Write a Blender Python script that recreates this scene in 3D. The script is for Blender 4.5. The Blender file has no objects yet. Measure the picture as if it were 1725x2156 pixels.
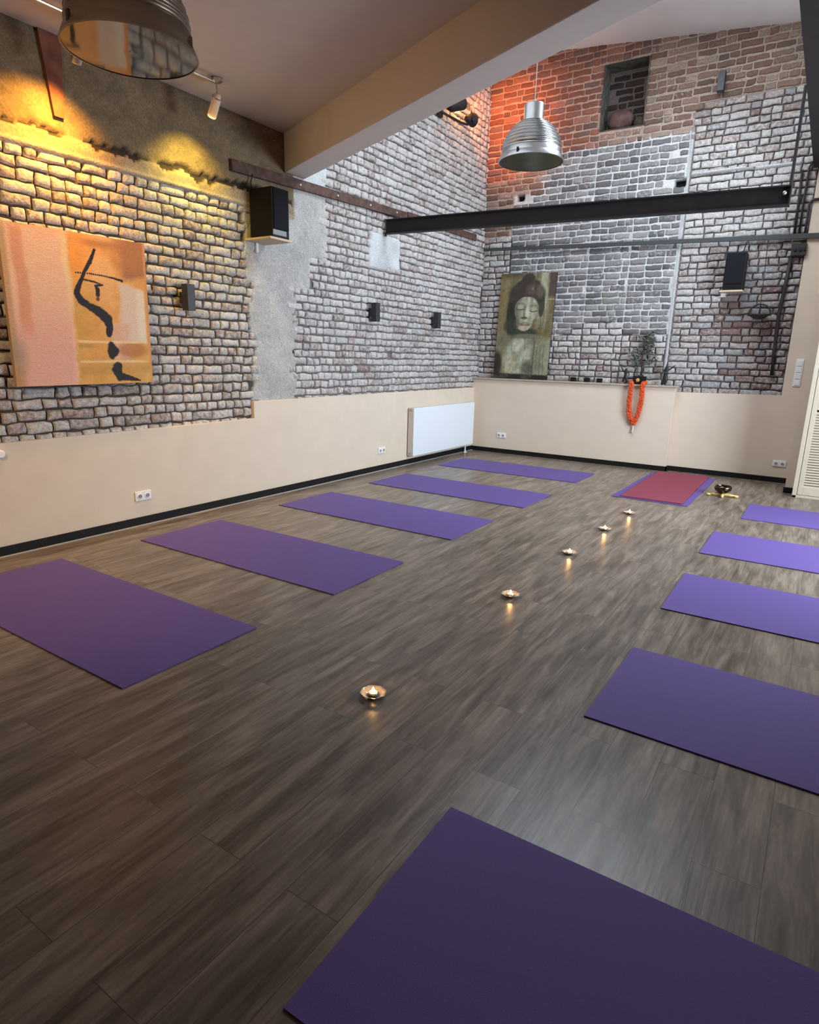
import bpy, math, random
import numpy as np
from mathutils import Vector, Matrix
random.seed(7)
PI = math.pi
sc = bpy.context.scene
COL = sc.collection

# ------------------------------------------------------------------ camera
YAW, PITCH, ROLL = 0.5745949174165345, 0.24353637100032924, 0.025887237233841117
cy_, sy_ = math.cos(YAW), math.sin(YAW)
fw = Vector((-sy_*math.cos(PITCH), cy_*math.cos(PITCH), -math.sin(PITCH)))
r_ = Vector((cy_, sy_, 0)); u_ = r_.cross(fw)
rt = r_*math.cos(ROLL) + u_*math.sin(ROLL); up = -r_*math.sin(ROLL) + u_*math.cos(ROLL)
cam = bpy.data.cameras.new('camera'); camo = bpy.data.objects.new('camera', cam); COL.objects.link(camo)
M = Matrix(((rt.x, up.x, -fw.x, 4.8768), (rt.y, up.y, -fw.y, -9.3526), (rt.z, up.z, -fw.z, 1.4925), (0, 0, 0, 1)))
camo.matrix_world = M
cam.sensor_fit = 'HORIZONTAL'; cam.sensor_width = 36.0; cam.lens = 1317.4777*36.0/1725.0
cam.clip_start = 0.05; cam.clip_end = 100
sc.camera = camo
# ------------------------------------------------------------------ view, world
sc.view_settings.view_transform = 'Standard'; sc.view_settings.look = 'None'
sc.view_settings.gamma = 1.0; sc.view_settings.use_curve_mapping = False
sc.view_settings.exposure = 0.0
sc.cycles.use_denoising = True
sc.cycles.max_bounces = 8; sc.cycles.diffuse_bounces = 4; sc.cycles.glossy_bounces = 4
sc.cycles.caustics_reflective = False; sc.cycles.caustics_refractive = False
sc.cycles.sample_clamp_indirect = 6.0
w = bpy.data.worlds.new('sky'); sc.world = w; w.use_nodes = True
w.node_tree.nodes['Background'].inputs[0].default_value = (0.62, 0.78, 1.0, 1)
w.node_tree.nodes['Background'].inputs[1].default_value = 1.0

# ------------------------------------------------------------------ lights (daylight openings)
def light(name, kind, loc, direction, energy, color, size=None, size_y=None, spot=None, blend=0.5, radius=0.03):
    d = bpy.data.lights.new(name, kind); d.energy = energy; d.color = color
    if kind == 'AREA':
        d.shape = 'RECTANGLE'; d.size = size; d.size_y = size_y or size
    else:
        d.shadow_soft_size = radius
    if kind == 'SPOT':
        d.spot_size = spot; d.spot_blend = blend
    o = bpy.data.objects.new(name, d); COL.objects.link(o); o.location = loc
    if direction is not None:
        o.rotation_euler = Vector(direction).to_track_quat('-Z', 'Y').to_euler()
    return o
light('skylight_daylight', 'AREA', (2.95, -2.55, 5.33), (-0.02, 0.10, -1), 185, (0.80, 0.90, 1.0), 2.2, 2.0)
light('window_daylight', 'AREA', (7.42, -3.1, 1.75), (-1, 0.26, -0.14), 370, (0.76, 0.88, 1.0), 3.0, 1.5).data.spread = math.radians(140)

# ------------------------------------------------------------------ tagging
def tag(o, label=None, cat=None, group=None, kind=None):
    if label: o['label'] = label
    if cat: o['category'] = cat
    if group: o['group'] = group
    if kind: o['kind'] = kind
    return o
def empty(name, loc, label, cat, group=None, rz=0):
    o = bpy.data.objects.new(name, None); COL.objects.link(o)
    o.location = loc; o.rotation_euler = (0, 0, rz); o.empty_display_size = 0.1
    return tag(o, label, cat, group)
def dup(root, loc, rz=None, label=None, group=None):
    r = root.copy(); COL.objects.link(r); r.location = loc
    if rz is not None: r.rotation_euler = (0, 0, rz)
    if label: r['label'] = label
    if group: r['group'] = group
    for ch in list(root.children):
        c = ch.copy(); COL.objects.link(c); c.parent = r
        for g in list(ch.children):
            d = g.copy(); COL.objects.link(d); d.parent = c
    return r

# ------------------------------------------------------------------ mesh builder
class MB:
    def __init__(s, o=(0, 0, 0)):
        s.v = []; s.f = []; s.o = Vector(o)
    def add(s, vs, fs):
        n = len(s.v); s.v += [tuple(Vector(v) - s.o) for v in vs]; s.f += [tuple(n+i for i in f) for f in fs]; return s
    def box(s, a, b):
        x0, y0, z0 = a; x1, y1, z1 = b
        return s.add([(x0,y0,z0),(x1,y0,z0),(x1,y1,z0),(x0,y1,z0),(x0,y0,z1),(x1,y0,z1),(x1,y1,z1),(x0,y1,z1)],
            [(0,3,2,1),(4,5,6,7),(0,1,5,4),(1,2,6,5),(2,3,7,6),(3,0,4,7)])
    def obox(s, c, size, rot):
        R = rot; c = Vector(c); hx, hy, hz = [k/2 for k in size]
        vs = [c + R @ Vector((x*hx, y*hy, z*hz)) for z in (-1,1) for x, y in ((-1,-1),(1,-1),(1,1),(-1,1))]
        return s.add(vs, [(0,3,2,1),(4,5,6,7),(0,1,5,4),(1,2,6,5),(2,3,7,6),(3,0,4,7)])
    def hexa(s, bot, top):
        return s.add(list(bot)+list(top), [(0,3,2,1),(4,5,6,7),(0,1,5,4),(1,2,6,5),(2,3,7,6),(3,0,4,7)])
    def lathe(s, prof, c=(0,0,0), seg=32, R=None, cap=True):
        R = R or Matrix.Identity(3); c = Vector(c); vs = []; fs = []
        for r, z in prof:
            for k in range(seg):
                t = 2*PI*k/seg; vs.append(c + R @ Vector((r*math.cos(t), r*math.sin(t), z)))
        for i in range(len(prof)-1):
            for k in range(seg):
                k2 = (k+1) % seg; fs.append((i*seg+k, i*seg+k2, (i+1)*seg+k2, (i+1)*seg+k))
        if cap:
            fs.append(tuple(range(seg-1, -1, -1))); n = (len(prof)-1)*seg; fs.append(tuple(n+k for k in range(seg)))
        return s.add(vs, fs)
    def tube(s, pts, rad, seg=8):
        pts = [Vector(p) for p in pts]; n = len(pts)
        if not hasattr(rad, '__len__'): rad = [rad]*n
        vs = []; fs = []; prev = None
        for i, p in enumerate(pts):
            d = (pts[min(i+1, n-1)] - pts[max(i-1, 0)]).normalized()
            if prev is None:
                a = d.cross(Vector((0, 0, 1)))
                if a.length < 1e-3: a = d.cross(Vector((0, 1, 0)))
            else:
                a = prev - d*prev.dot(d)
            a.normalize(); prev = a; b = d.cross(a)
            for k in range(seg):
                t = 2*PI*k/seg; vs.append(p + (a*math.cos(t) + b*math.sin(t))*rad[i])
        for i in range(n-1):
            for k in range(seg):
                k2 = (k+1) % seg; fs.append((i*seg+k, i*seg+k2, (i+1)*seg+k2, (i+1)*seg+k))
        fs.append(tuple(range(seg-1, -1, -1))); fs.append(tuple((n-1)*seg+k for k in range(seg)))
        return s.add(vs, fs)
    def blob(s, c, r, seg=10, rings=6, jit=0.0, sc3=(1,1,1)):
        c = Vector(c); vs = []; fs = []
        vs.append(c+Vector((0,0,-r*sc3[2])))
        for i in range(1, rings):
            ph = PI*i/rings
            for k in range(seg):
                t = 2*PI*k/seg; q = r*(1+random.uniform(-jit, jit))
                vs.append(c+Vector((q*sc3[0]*math.sin(ph)*math.cos(t), q*sc3[1]*math.sin(ph)*math.sin(t), -q*sc3[2]*math.cos(ph))))
        vs.append(c+Vector((0,0,r*sc3[2]))); L = len(vs)-1
        for k in range(seg):
            k2 = (k+1) % seg; fs.append((0, 1+k2, 1+k)); fs.append((L, L-seg+k, L-seg+k2))
            for i in range(rings-2):
                fs.append((1+i*seg+k, 1+i*seg+k2, 1+(i+1)*seg+k2, 1+(i+1)*seg+k))
        return s.add(vs, fs)
    def build(s, name, mat, parent=None, smooth=False, bevel=0, seg=2):
        me = bpy.data.meshes.new(name); me.from_pydata([tuple(v) for v in s.v], [], s.f); me.materials.append(mat)
        me.polygons.foreach_set('use_smooth', [bool(smooth)]*len(me.polygons))
        me.update(); o = bpy.data.objects.new(name, me); COL.objects.link(o)
        if parent is not None: o.parent = parent
        if bevel:
            m = o.modifiers.new('bevel', 'BEVEL'); m.width = bevel; m.segments = seg; m.limit_method = 'ANGLE'
            m.harden_normals = False
        return o
def rotm(x=0, y=0, z=0):
    return (Matrix.Rotation(z, 3, 'Z') @ Matrix.Rotation(y, 3, 'Y') @ Matrix.Rotation(x, 3, 'X'))
def to_dir(d):
    return Vector(d).to_track_quat('Z', 'Y').to_matrix()
def skin_obj(name, verts, edges, radii, mat, origin, sub=2):
    me = bpy.data.meshes.new(name); me.from_pydata([tuple(Vector(v)) for v in verts], edges, [])
    o = bpy.data.objects.new(name, me); COL.objects.link(o); o.location = origin
    sk = o.modifiers.new('skin', 'SKIN'); ly = me.skin_vertices[0] if len(me.skin_vertices) else None
    if ly is None:
        me.attributes  # skin layer is created with the modifier's evaluation
    me.materials.append(mat)
    for i, r in enumerate(radii):
        rr = r if hasattr(r, '__len__') else (r, r)
        me.skin_vertices[0].data[i].radius = rr
    me.skin_vertices[0].data[0].use_root = True
    sk.use_smooth_shade = True
    sb = o.modifiers.new('sub', 'SUBSURF'); sb.levels = sub; sb.render_levels = sub
    return o

# ------------------------------------------------------------------ materials
def mat(name, base, rough=0.6, metal=0.0, noise=0.0, nscale=20, bump=0.0, bscale=60, spec=0.5, emit=None, es=0, trans=0, coat=0, base2=None, stretch=None):
    m = bpy.data.materials.new(name); m.use_nodes = True; nt = m.node_tree; b = nt.nodes['Principled BSDF']
    b.inputs['Base Color'].default_value = (*base, 1); b.inputs['Roughness'].default_value = rough
    b.inputs['Metallic'].default_value = metal; b.inputs['Specular IOR Level'].default_value = spec
    if trans: b.inputs['Transmission Weight'].default_value = trans
    if coat: b.inputs['Coat Weight'].default_value = coat; b.inputs['Coat Roughness'].default_value = 0.15
    if emit: b.inputs['Emission Color'].default_value = (*emit, 1); b.inputs['Emission Strength'].default_value = es
    tc = nt.nodes.new('ShaderNodeTexCoord'); src = tc.outputs['Object']
    if stretch:
        mp = nt.nodes.new('ShaderNodeMapping'); mp.inputs['Scale'].default_value = stretch
        nt.links.new(src, mp.inputs[0]); src = mp.outputs[0]
    if noise or base2:
        n = nt.nodes.new('ShaderNodeTexNoise'); n.inputs['Scale'].default_value = nscale; n.inputs['Detail'].default_value = 5
        nt.links.new(src, n.inputs['Vector'])
        r = nt.nodes.new('ShaderNodeValToRGB'); r.color_ramp.elements[0].position = 0.3; r.color_ramp.elements[1].position = 0.7
        c2 = base2 or tuple(min(1, k*(1+noise)) for k in base); c1 = base if base2 else tuple(k*(1-noise) for k in base)
        r.color_ramp.elements[0].color = (*c1, 1); r.color_ramp.elements[1].color = (*c2, 1)
        nt.links.new(n.outputs['Fac'], r.inputs[0]); nt.links.new(r.outputs[0], b.inputs['Base Color'])
    if bump:
        n2 = nt.nodes.new('ShaderNodeTexNoise'); n2.inputs['Scale'].default_value = bscale; n2.inputs['Detail'].default_value = 4
        nt.links.new(src, n2.inputs['Vector'])
        bp = nt.nodes.new('ShaderNodeBump'); bp.inputs['Strength'].default_value = bump; bp.inputs['Distance'].default_value = 0.01
        nt.links.new(n2.outputs['Fac'], bp.inputs['Height']); nt.links.new(bp.outputs[0], b.inputs['Normal'])
    return m
def vcol_mat(name, wash=None, rough=0.85, bump=0.5, bscale=70, nscale=26, vary=0.25, spec=0.3):
    """surface whose base colour is a point colour attribute; the alpha says how much limewash is left on it"""
    m = bpy.data.materials.new(name); m.use_nodes = True; nt = m.node_tree; b = nt.nodes['Principled BSDF']
    b.inputs['Roughness'].default_value = rough; b.inputs['Specular IOR Level'].default_value = spec
    at = nt.nodes.new('ShaderNodeAttribute'); at.attribute_name = 'Col'
    tc = nt.nodes.new('ShaderNodeTexCoord')
    n = nt.nodes.new('ShaderNodeTexNoise'); n.inputs['Scale'].default_value = nscale; n.inputs['Detail'].default_value = 6; n.inputs['Roughness'].default_value = 0.65
    nt.links.new(tc.outputs['Object'], n.inputs['Vector'])
    col = at.outputs['Color']
    if wash:
        mr = nt.nodes.new('ShaderNodeMath'); mr.operation = 'ADD'; nt.links.new(n.outputs['Fac'], mr.inputs[0]); nt.links.new(at.outputs['Alpha'], mr.inputs[1])
        rg = nt.nodes.new('ShaderNodeMapRange'); rg.inputs['From Min'].default_value = 0.82; rg.inputs['From Max'].default_value = 1.12
        nt.links.new(mr.outputs[0], rg.inputs['Value'])
        mx = nt.nodes.new('ShaderNodeMixRGB'); nt.links.new(rg.outputs[0], mx.inputs[0]); nt.links.new(col, mx.inputs[1])
        mx.inputs[2].default_value = (*wash, 1); col = mx.outputs[0]
    n3 = nt.nodes.new('ShaderNodeTexNoise'); n3.inputs['Scale'].default_value = nscale*2.7; n3.inputs['Detail'].default_value = 5
    nt.links.new(tc.outputs['Object'], n3.inputs['Vector'])
    r3 = nt.nodes.new('ShaderNodeMapRange'); r3.inputs['From Min'].default_value = 0.3; r3.inputs['From Max'].default_value = 0.7
    r3.inputs['To Min'].default_value = 1-vary; r3.inputs['To Max'].default_value = 1+vary
    nt.links.new(n3.outputs['Fac'], r3.inputs['Value'])
    mm = nt.nodes.new('ShaderNodeMixRGB'); mm.blend_type = 'MULTIPLY'; mm.inputs[0].default_value = 1
    nt.links.new(col, mm.inputs[1]); nt.links.new(r3.outputs[0], mm.inputs[2]); nt.links.new(mm.outputs[0], b.inputs['Base Color'])
    n2 = nt.nodes.new('ShaderNodeTexNoise'); n2.inputs['Scale'].default_value = bscale; n2.inputs['Detail'].default_value = 5
    nt.links.new(tc.outputs['Object'], n2.inputs['Vector'])
    bp = nt.nodes.new('ShaderNodeBump'); bp.inputs['Strength'].default_value = bump; bp.inputs['Distance'].default_value = 0.012
    nt.links.new(n2.outputs['Fac'], bp.inputs['Height']); nt.links.new(bp.outputs[0], b.inputs['Normal'])
    return m
def floor_mat():
    m = bpy.data.materials.new('wood_laminate'); m.use_nodes = True; nt = m.node_tree; b = nt.nodes['Principled BSDF']; L = nt.links.new
    tc = nt.nodes.new('ShaderNodeTexCoord'); mp = nt.nodes.new('ShaderNodeMapping'); mp.inputs['Rotation'].default_value = (0, 0, PI/2)
    L(tc.outputs['Object'], mp.inputs[0])
    br = nt.nodes.new('ShaderNodeTexBrick'); br.inputs['Scale'].default_value = 1.0; br.inputs['Brick Width'].default_value = 1.25
    br.inputs['Row Height'].default_value = 0.19; br.inputs['Mortar Size'].default_value = 0.0015; br.inputs['Mortar Smooth'].default_value = 0.4
    br.inputs['Color1'].default_value = (0.25, 0.25, 0.25, 1); br.inputs['Color2'].default_value = (1, 1, 1, 1); br.inputs['Mortar'].default_value = (0.2, 0.2, 0.2, 1)
    br.offset = 0.37; L(mp.outputs[0], br.inputs['Vector'])
    # stretched grain, shifted by plank
    mg = nt.nodes.new('ShaderNodeMapping'); mg.inputs['Scale'].default_value = (15, 2.0, 15); L(tc.outputs['Object'], mg.inputs[0])
    ad = nt.nodes.new('ShaderNodeVectorMath'); ad.operation = 'ADD'; L(mg.outputs[0], ad.inputs[0])
    sclv = nt.nodes.new('ShaderNodeVectorMath'); sclv.operation = 'SCALE'; sclv.inputs['Scale'].default_value = 7.0
    L(br.outputs['Color'], sclv.inputs[0]); L(sclv.outputs[0], ad.inputs[1])
    n1 = nt.nodes.new('ShaderNodeTexNoise'); n1.inputs['Scale'].default_value = 1.1; n1.inputs['Detail'].default_value = 7; n1.inputs['Roughness'].default_value = 0.62
    n1.inputs['Distortion'].default_value = 0.5; L(ad.outputs[0], n1.inputs['Vector'])
    mg2 = nt.nodes.new('ShaderNodeMapping'); mg2.inputs['Scale'].default_value = (45, 3.0, 45); L(tc.outputs['Object'], mg2.inputs[0])
    n2 = nt.nodes.new('ShaderNodeTexNoise'); n2.inputs['Scale'].default_value = 1.5; n2.inputs['Detail'].default_value = 5; L(mg2.outputs[0], n2.inputs['Vector'])
    r1 = nt.nodes.new('ShaderNodeValToRGB'); e = r1.color_ramp.elements
    e[0].position = 0.34; e[0].color = (0.090, 0.067, 0.050, 1); e[1].position = 0.70; e[1].color = (0.295, 0.235, 0.182, 1)
    x = e.new(0.5); x.color = (0.172, 0.135, 0.104, 1)
    L(n1.outputs['Fac'], r1.inputs[0])
    mr = nt.nodes.new('ShaderNodeMapRange'); mr.inputs['To Min'].default_value = 0.90; mr.inputs['To Max'].default_value = 1.10; L(br.outputs['Color'], mr.inputs['Value'])
    mx = nt.nodes.new('ShaderNodeMixRGB'); mx.blend_type = 'MULTIPLY'; mx.inputs[0].default_value = 1; L(r1.outputs[0], mx.inputs[1]); L(mr.outputs[0], mx.inputs[2])
    mr2 = nt.nodes.new('ShaderNodeMapRange'); mr2.inputs['From Min'].default_value = 0.3; mr2.inputs['From Max'].default_value = 0.7
    mr2.inputs['To Min'].default_value = 0.80; mr2.inputs['To Max'].default_value = 1.2; L(n2.outputs['Fac'], mr2.inputs['Value'])
    mx2 = nt.nodes.new('ShaderNodeMixRGB'); mx2.blend_type = 'MULTIPLY'; mx2.inputs[0].default_value = 1; L(mx.outputs[0], mx2.inputs[1]); L(mr2.outputs[0], mx2.inputs[2])
    mx3 = nt.nodes.new('ShaderNodeMixRGB'); L(br.outputs['Fac'], mx3.inputs[0]); L(mx2.outputs[0], mx3.inputs[1]); mx3.inputs[2].default_value = (0.065, 0.052, 0.042, 1)
    L(mx3.outputs[0], b.inputs['Base Color'])
    rr = nt.nodes.new('ShaderNodeMapRange'); rr.inputs['To Min'].default_value = 0.24; rr.inputs['To Max'].default_value = 0.40; L(n2.outputs['Fac'], rr.inputs['Value'])
    L(rr.outputs[0], b.inputs['Roughness']); b.inputs['Specular IOR Level'].default_value = 0.45
    bp = nt.nodes.new('ShaderNodeBump'); bp.inputs['Strength'].default_value = 0.12; bp.inputs['Distance'].default_value = 0.004
    L(n2.outputs['Fac'], bp.inputs['Height']); L(bp.outputs[0], b.inputs['Normal'])
    return m
WASH = (0.53, 0.51, 0.49)
M_brick = vcol_mat('limewashed_brick', WASH)
M_floor = floor_mat()
M_ceil = mat('ceiling_paint', (0.66, 0.595, 0.545), 0.85, noise=0.02, nscale=8)
M_roof = mat('roof_paint', (0.88, 0.87, 0.86), 0.8, noise=0.03, nscale=3)
M_beige = mat('beige_wall_paint', (0.66, 0.555, 0.44), 0.75, noise=0.03, nscale=5, bump=0.08, bscale=120)
M_black = mat('black_skirting', (0.008, 0.007, 0.007), 0.6, spec=0.2)
M_caulk = mat('grey_caulk', (0.4, 0.4, 0.4), 0.6)
M_mat = mat('purple_foam', (0.120, 0.076, 0.285), 0.62, noise=0.08, nscale=260, bump=0.25, bscale=420, spec=0.35)
M_red = mat('red_cotton', (0.27, 0.062, 0.088), 0.9, noise=0.15, nscale=160, bump=0.3, bscale=300, spec=0.1)
M_white = mat('white_plastic', (0.78, 0.78, 0.76), 0.35)
M_rad = mat('white_enamel', (0.74, 0.79, 0.83), 0.3)
M_radshade = mat('enamel_side_shade', (0.62, 0.57, 0.52), 0.4)  # same enamel as the front, side-face shade put into the colour
M_dark = mat('dark_hole', (0.01, 0.01, 0.01), 0.8)
M_steel = mat('black_painted_steel', (0.017, 0.014, 0.015), 0.6, noise=0.2, nscale=10, spec=0.3)
M_rust = mat('rusty_steel', (0.045, 0.022, 0.015), 0.8, base2=(0.12, 0.065, 0.048), nscale=14, bump=0.3)
M_bar = mat('grey_blue_steel', (0.04, 0.043, 0.047), 0.5)
M_spk = mat('black_speaker_cabinet', (0.007, 0.006, 0.006), 0.6, noise=0.15, nscale=40, spec=0.25)
M_grille = mat('speaker_grille_cloth', (0.008, 0.008, 0.011), 0.85, bump=0.3, bscale=500, spec=0.2)
M_silver = mat('silver_panel', (0.35, 0.37, 0.38), 0.35, metal=0.6)
M_wood = mat('pale_wood_shelf', (0.58, 0.44, 0.30), 0.6, noise=0.12, nscale=30, stretch=(1, 8, 8))
M_sconce = mat('anthracite_metal', (0.04, 0.042, 0.046), 0.5, metal=0.3, noise=0.2, nscale=30)
M_alu = mat('ribbed_aluminium', (0.60, 0.62, 0.63), 0.26, metal=1.0, noise=0.05, nscale=12)
M_alud = mat('aluminium_dark_reflection', (0.22, 0.17, 0.13), 0.38, metal=0.9, noise=0.1, nscale=12)  # same aluminium, reflection of the dark room put into the colour
M_inner = mat('lamp_inside_reflector', (0.25, 0.25, 0.25), 0.25, metal=0.9)
M_glass = mat('lamp_glass', (0.9, 0.9, 0.9), 0.05, trans=0.9)
M_mirror = mat('smoked_glass_cover', (0.24, 0.22, 0.20), 0.05, metal=0.95)
M_mirror2 = mat('dark_glass_cover', (0.10, 0.10, 0.095), 0.12, metal=0.8)
M_cord = mat('pale_cord', (0.5, 0.48, 0.45), 0.6)
M_track = mat('brushed_chrome', (0.55, 0.5, 0.45), 0.3, metal=0.9)
M_frost = mat('frosted_glass_shade', (0.75, 0.6, 0.48), 0.4, trans=0.3)
M_bronze = mat('dark_bronze', (0.03, 0.028, 0.03), 0.45, metal=0.5, noise=0.3, nscale=60)
M_orange = mat('orange_flower_petals', (0.62, 0.075, 0.012), 0.75, noise=0.35, nscale=60)
M_leaf = mat('dusty_green_leaves', (0.10, 0.12, 0.085), 0.6, base2=(0.17, 0.185, 0.15), nscale=30)
M_bark = mat('dark_bark', (0.035, 0.026, 0.022), 0.8)
M_brass = mat('worn_brass', (0.55, 0.38, 0.12), 0.4, metal=0.7)
M_gold = mat('gold_paint', (0.60, 0.36, 0.12), 0.5, metal=0.3)
M_yellow = mat('yellow_cloth', (0.62, 0.47, 0.16), 0.8, noise=0.15, nscale=80)
M_bowl = mat('dark_polished_bronze', (0.10, 0.075, 0.05), 0.16, metal=1.0)
M_wax = mat('tealight_wax', (0.9, 0.62, 0.22), 0.5, emit=(1.0, 0.62, 0.12), es=1.3)
M_tin = mat('tealight_cup', (0.8, 0.75, 0.5), 0.3, metal=0.9)
M_flame = mat('candle_flame', (1, 0.8, 0.4), 0.5, emit=(1.0, 0.62, 0.2), es=60)
M_lens = mat('lamp_bulb_glow', (1, 0.8, 0.5), 0.5, emit=(1.0, 0.75, 0.35), es=14)
M_lens2 = mat('orange_bulb_glow', (1, 0.6, 0.3), 0.5, emit=(1.0, 0.5, 0.15), es=12)
M_cglass = mat('clear_cut_glass', (0.95, 0.93, 0.95), 0.06, trans=0.82)
M_louv = mat('cream_painted_louvres', (0.50, 0.43, 0.32), 0.55, noise=0.04, nscale=20)
M_stone = mat('reddish_brown_stone', (0.055, 0.024, 0.022), 0.85, base2=(0.14, 0.075, 0.068), nscale=14, bump=0.6, bscale=30)
M_stone2 = mat('dark_brown_stone', (0.03, 0.022, 0.014), 0.85, base2=(0.07, 0.055, 0.035), nscale=14, bump=0.6, bscale=30)
M_wglass = mat('window_glass', (0.9, 0.95, 1.0), 0.05, trans=1.0)
M_frame = mat('white_window_frame', (0.7, 0.7, 0.68), 0.4)
M_pipe = mat('dark_conduit', (0.020, 0.016, 0.015), 0.6, noise=0.2, nscale=30)

# ------------------------------------------------------------------ numpy noise
def vnoise(x, y, seed=0):
    x = np.asarray(x, float); y = np.asarray(y, float)
    xi = np.floor(x).astype(np.int64); yi = np.floor(y).astype(np.int64); fx = x-xi; fy = y-yi
    fx = fx*fx*(3-2*fx); fy = fy*fy*(3-2*fy)
    def h(i, j):
        n = (i*374761393 + j*668265263 + seed*1274126177) & 0xffffffff
        n = ((n ^ (n >> 13))*1274126177) & 0xffffffff
        return ((n ^ (n >> 16)) & 0xffff)/65535.0
    return (h(xi, yi)*(1-fx)+h(xi+1, yi)*fx)*(1-fy) + (h(xi, yi+1)*(1-fx)+h(xi+1, yi+1)*fx)*fy
def fbm(x, y, seed=0, o=4):
    s = 0; a = 0.5; t = 0
    for k in range(o):
        s = s + a*vnoise(np.asarray(x)*2**k, np.asarray(y)*2**k, seed+k*17); t += a; a *= 0.55
    return s/t
def np_mesh(name, V, F, C=None, mats=(), parent=None, smooth=True):
    me = bpy.data.meshes.new(name); V = np.asarray(V, np.float32); F = np.asarray(F, np.int32)
    me.vertices.add(len(V)); me.vertices.foreach_set('co', V.ravel())
    me.loops.add(F.size); me.loops.foreach_set('vertex_index', F.ravel())
    me.polygons.add(len(F)); me.polygons.foreach_set('loop_start', np.arange(0, F.size, 4, dtype=np.int32))
    try: me.polygons.foreach_set('loop_total', np.full(len(F), 4, dtype=np.int32))
    except Exception: pass
    me.update(calc_edges=True)
    me.polygons.foreach_set('use_smooth', np.full(len(F), bool(smooth)))
    if C is not None:
        at = me.attributes.new('Col', 'FLOAT_COLOR', 'POINT'); at.data.foreach_set('color', np.asarray(C, np.float32).ravel())
    for m in mats: me.materials.append(m)
    me.validate(); me.update()
    o = bpy.data.objects.new(name, me); COL.objects.link(o)
    if parent is not None: o.parent = parent
    return o

# ------------------------------------------------------------------ brick masonry
#            depth  mortar colour          bricks: colours                                     wash
STY = {
 'deep':   (0.019, (0.085, 0.066, 0.050), [(0.26,0.20,0.16),(0.36,0.30,0.25),(0.30,0.25,0.22),(0.22,0.15,0.12)], 0.50),
 'cool':   (0.012, (0.185, 0.16, 0.15), [(0.30,0.25,0.23),(0.36,0.32,0.29),(0.24,0.18,0.16),(0.30,0.28,0.28),(0.22,0.15,0.13)], 0.53),
 'rough':  (0.014, (0.165, 0.145, 0.135), [(0.25,0.20,0.18),(0.33,0.28,0.26),(0.20,0.13,0.12),(0.28,0.27,0.27)], 0.48),
 'flush':  (0.008, (0.56, 0.56, 0.555), [(0.13,0.125,0.13),(0.18,0.17,0.17),(0.24,0.225,0.22)], 0.26),
 'red':    (0.006, (0.40, 0.27, 0.215), [(0.21,0.085,0.055),(0.17,0.075,0.055),(0.25,0.12,0.085),(0.15,0.09,0.075)], 0.10),
 'brown':  (0.008, (0.36, 0.29, 0.235), [(0.17,0.10,0.075),(0.22,0.14,0.11),(0.28,0.21,0.17),(0.14,0.09,0.07)], 0.22),
 'dim':    (0.014, (0.085, 0.066, 0.058), [(0.20,0.155,0.135),(0.26,0.21,0.18),(0.15,0.10,0.085)], 0.33),
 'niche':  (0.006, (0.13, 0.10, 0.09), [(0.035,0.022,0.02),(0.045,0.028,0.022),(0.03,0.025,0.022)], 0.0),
}
US = np.array([-1, -.94, -.84, -.4, 0, .4, .84, .94, 1.0]); VS = np.array([-1, -.86, -.6, 0, .6, .86, 1.0])
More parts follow.
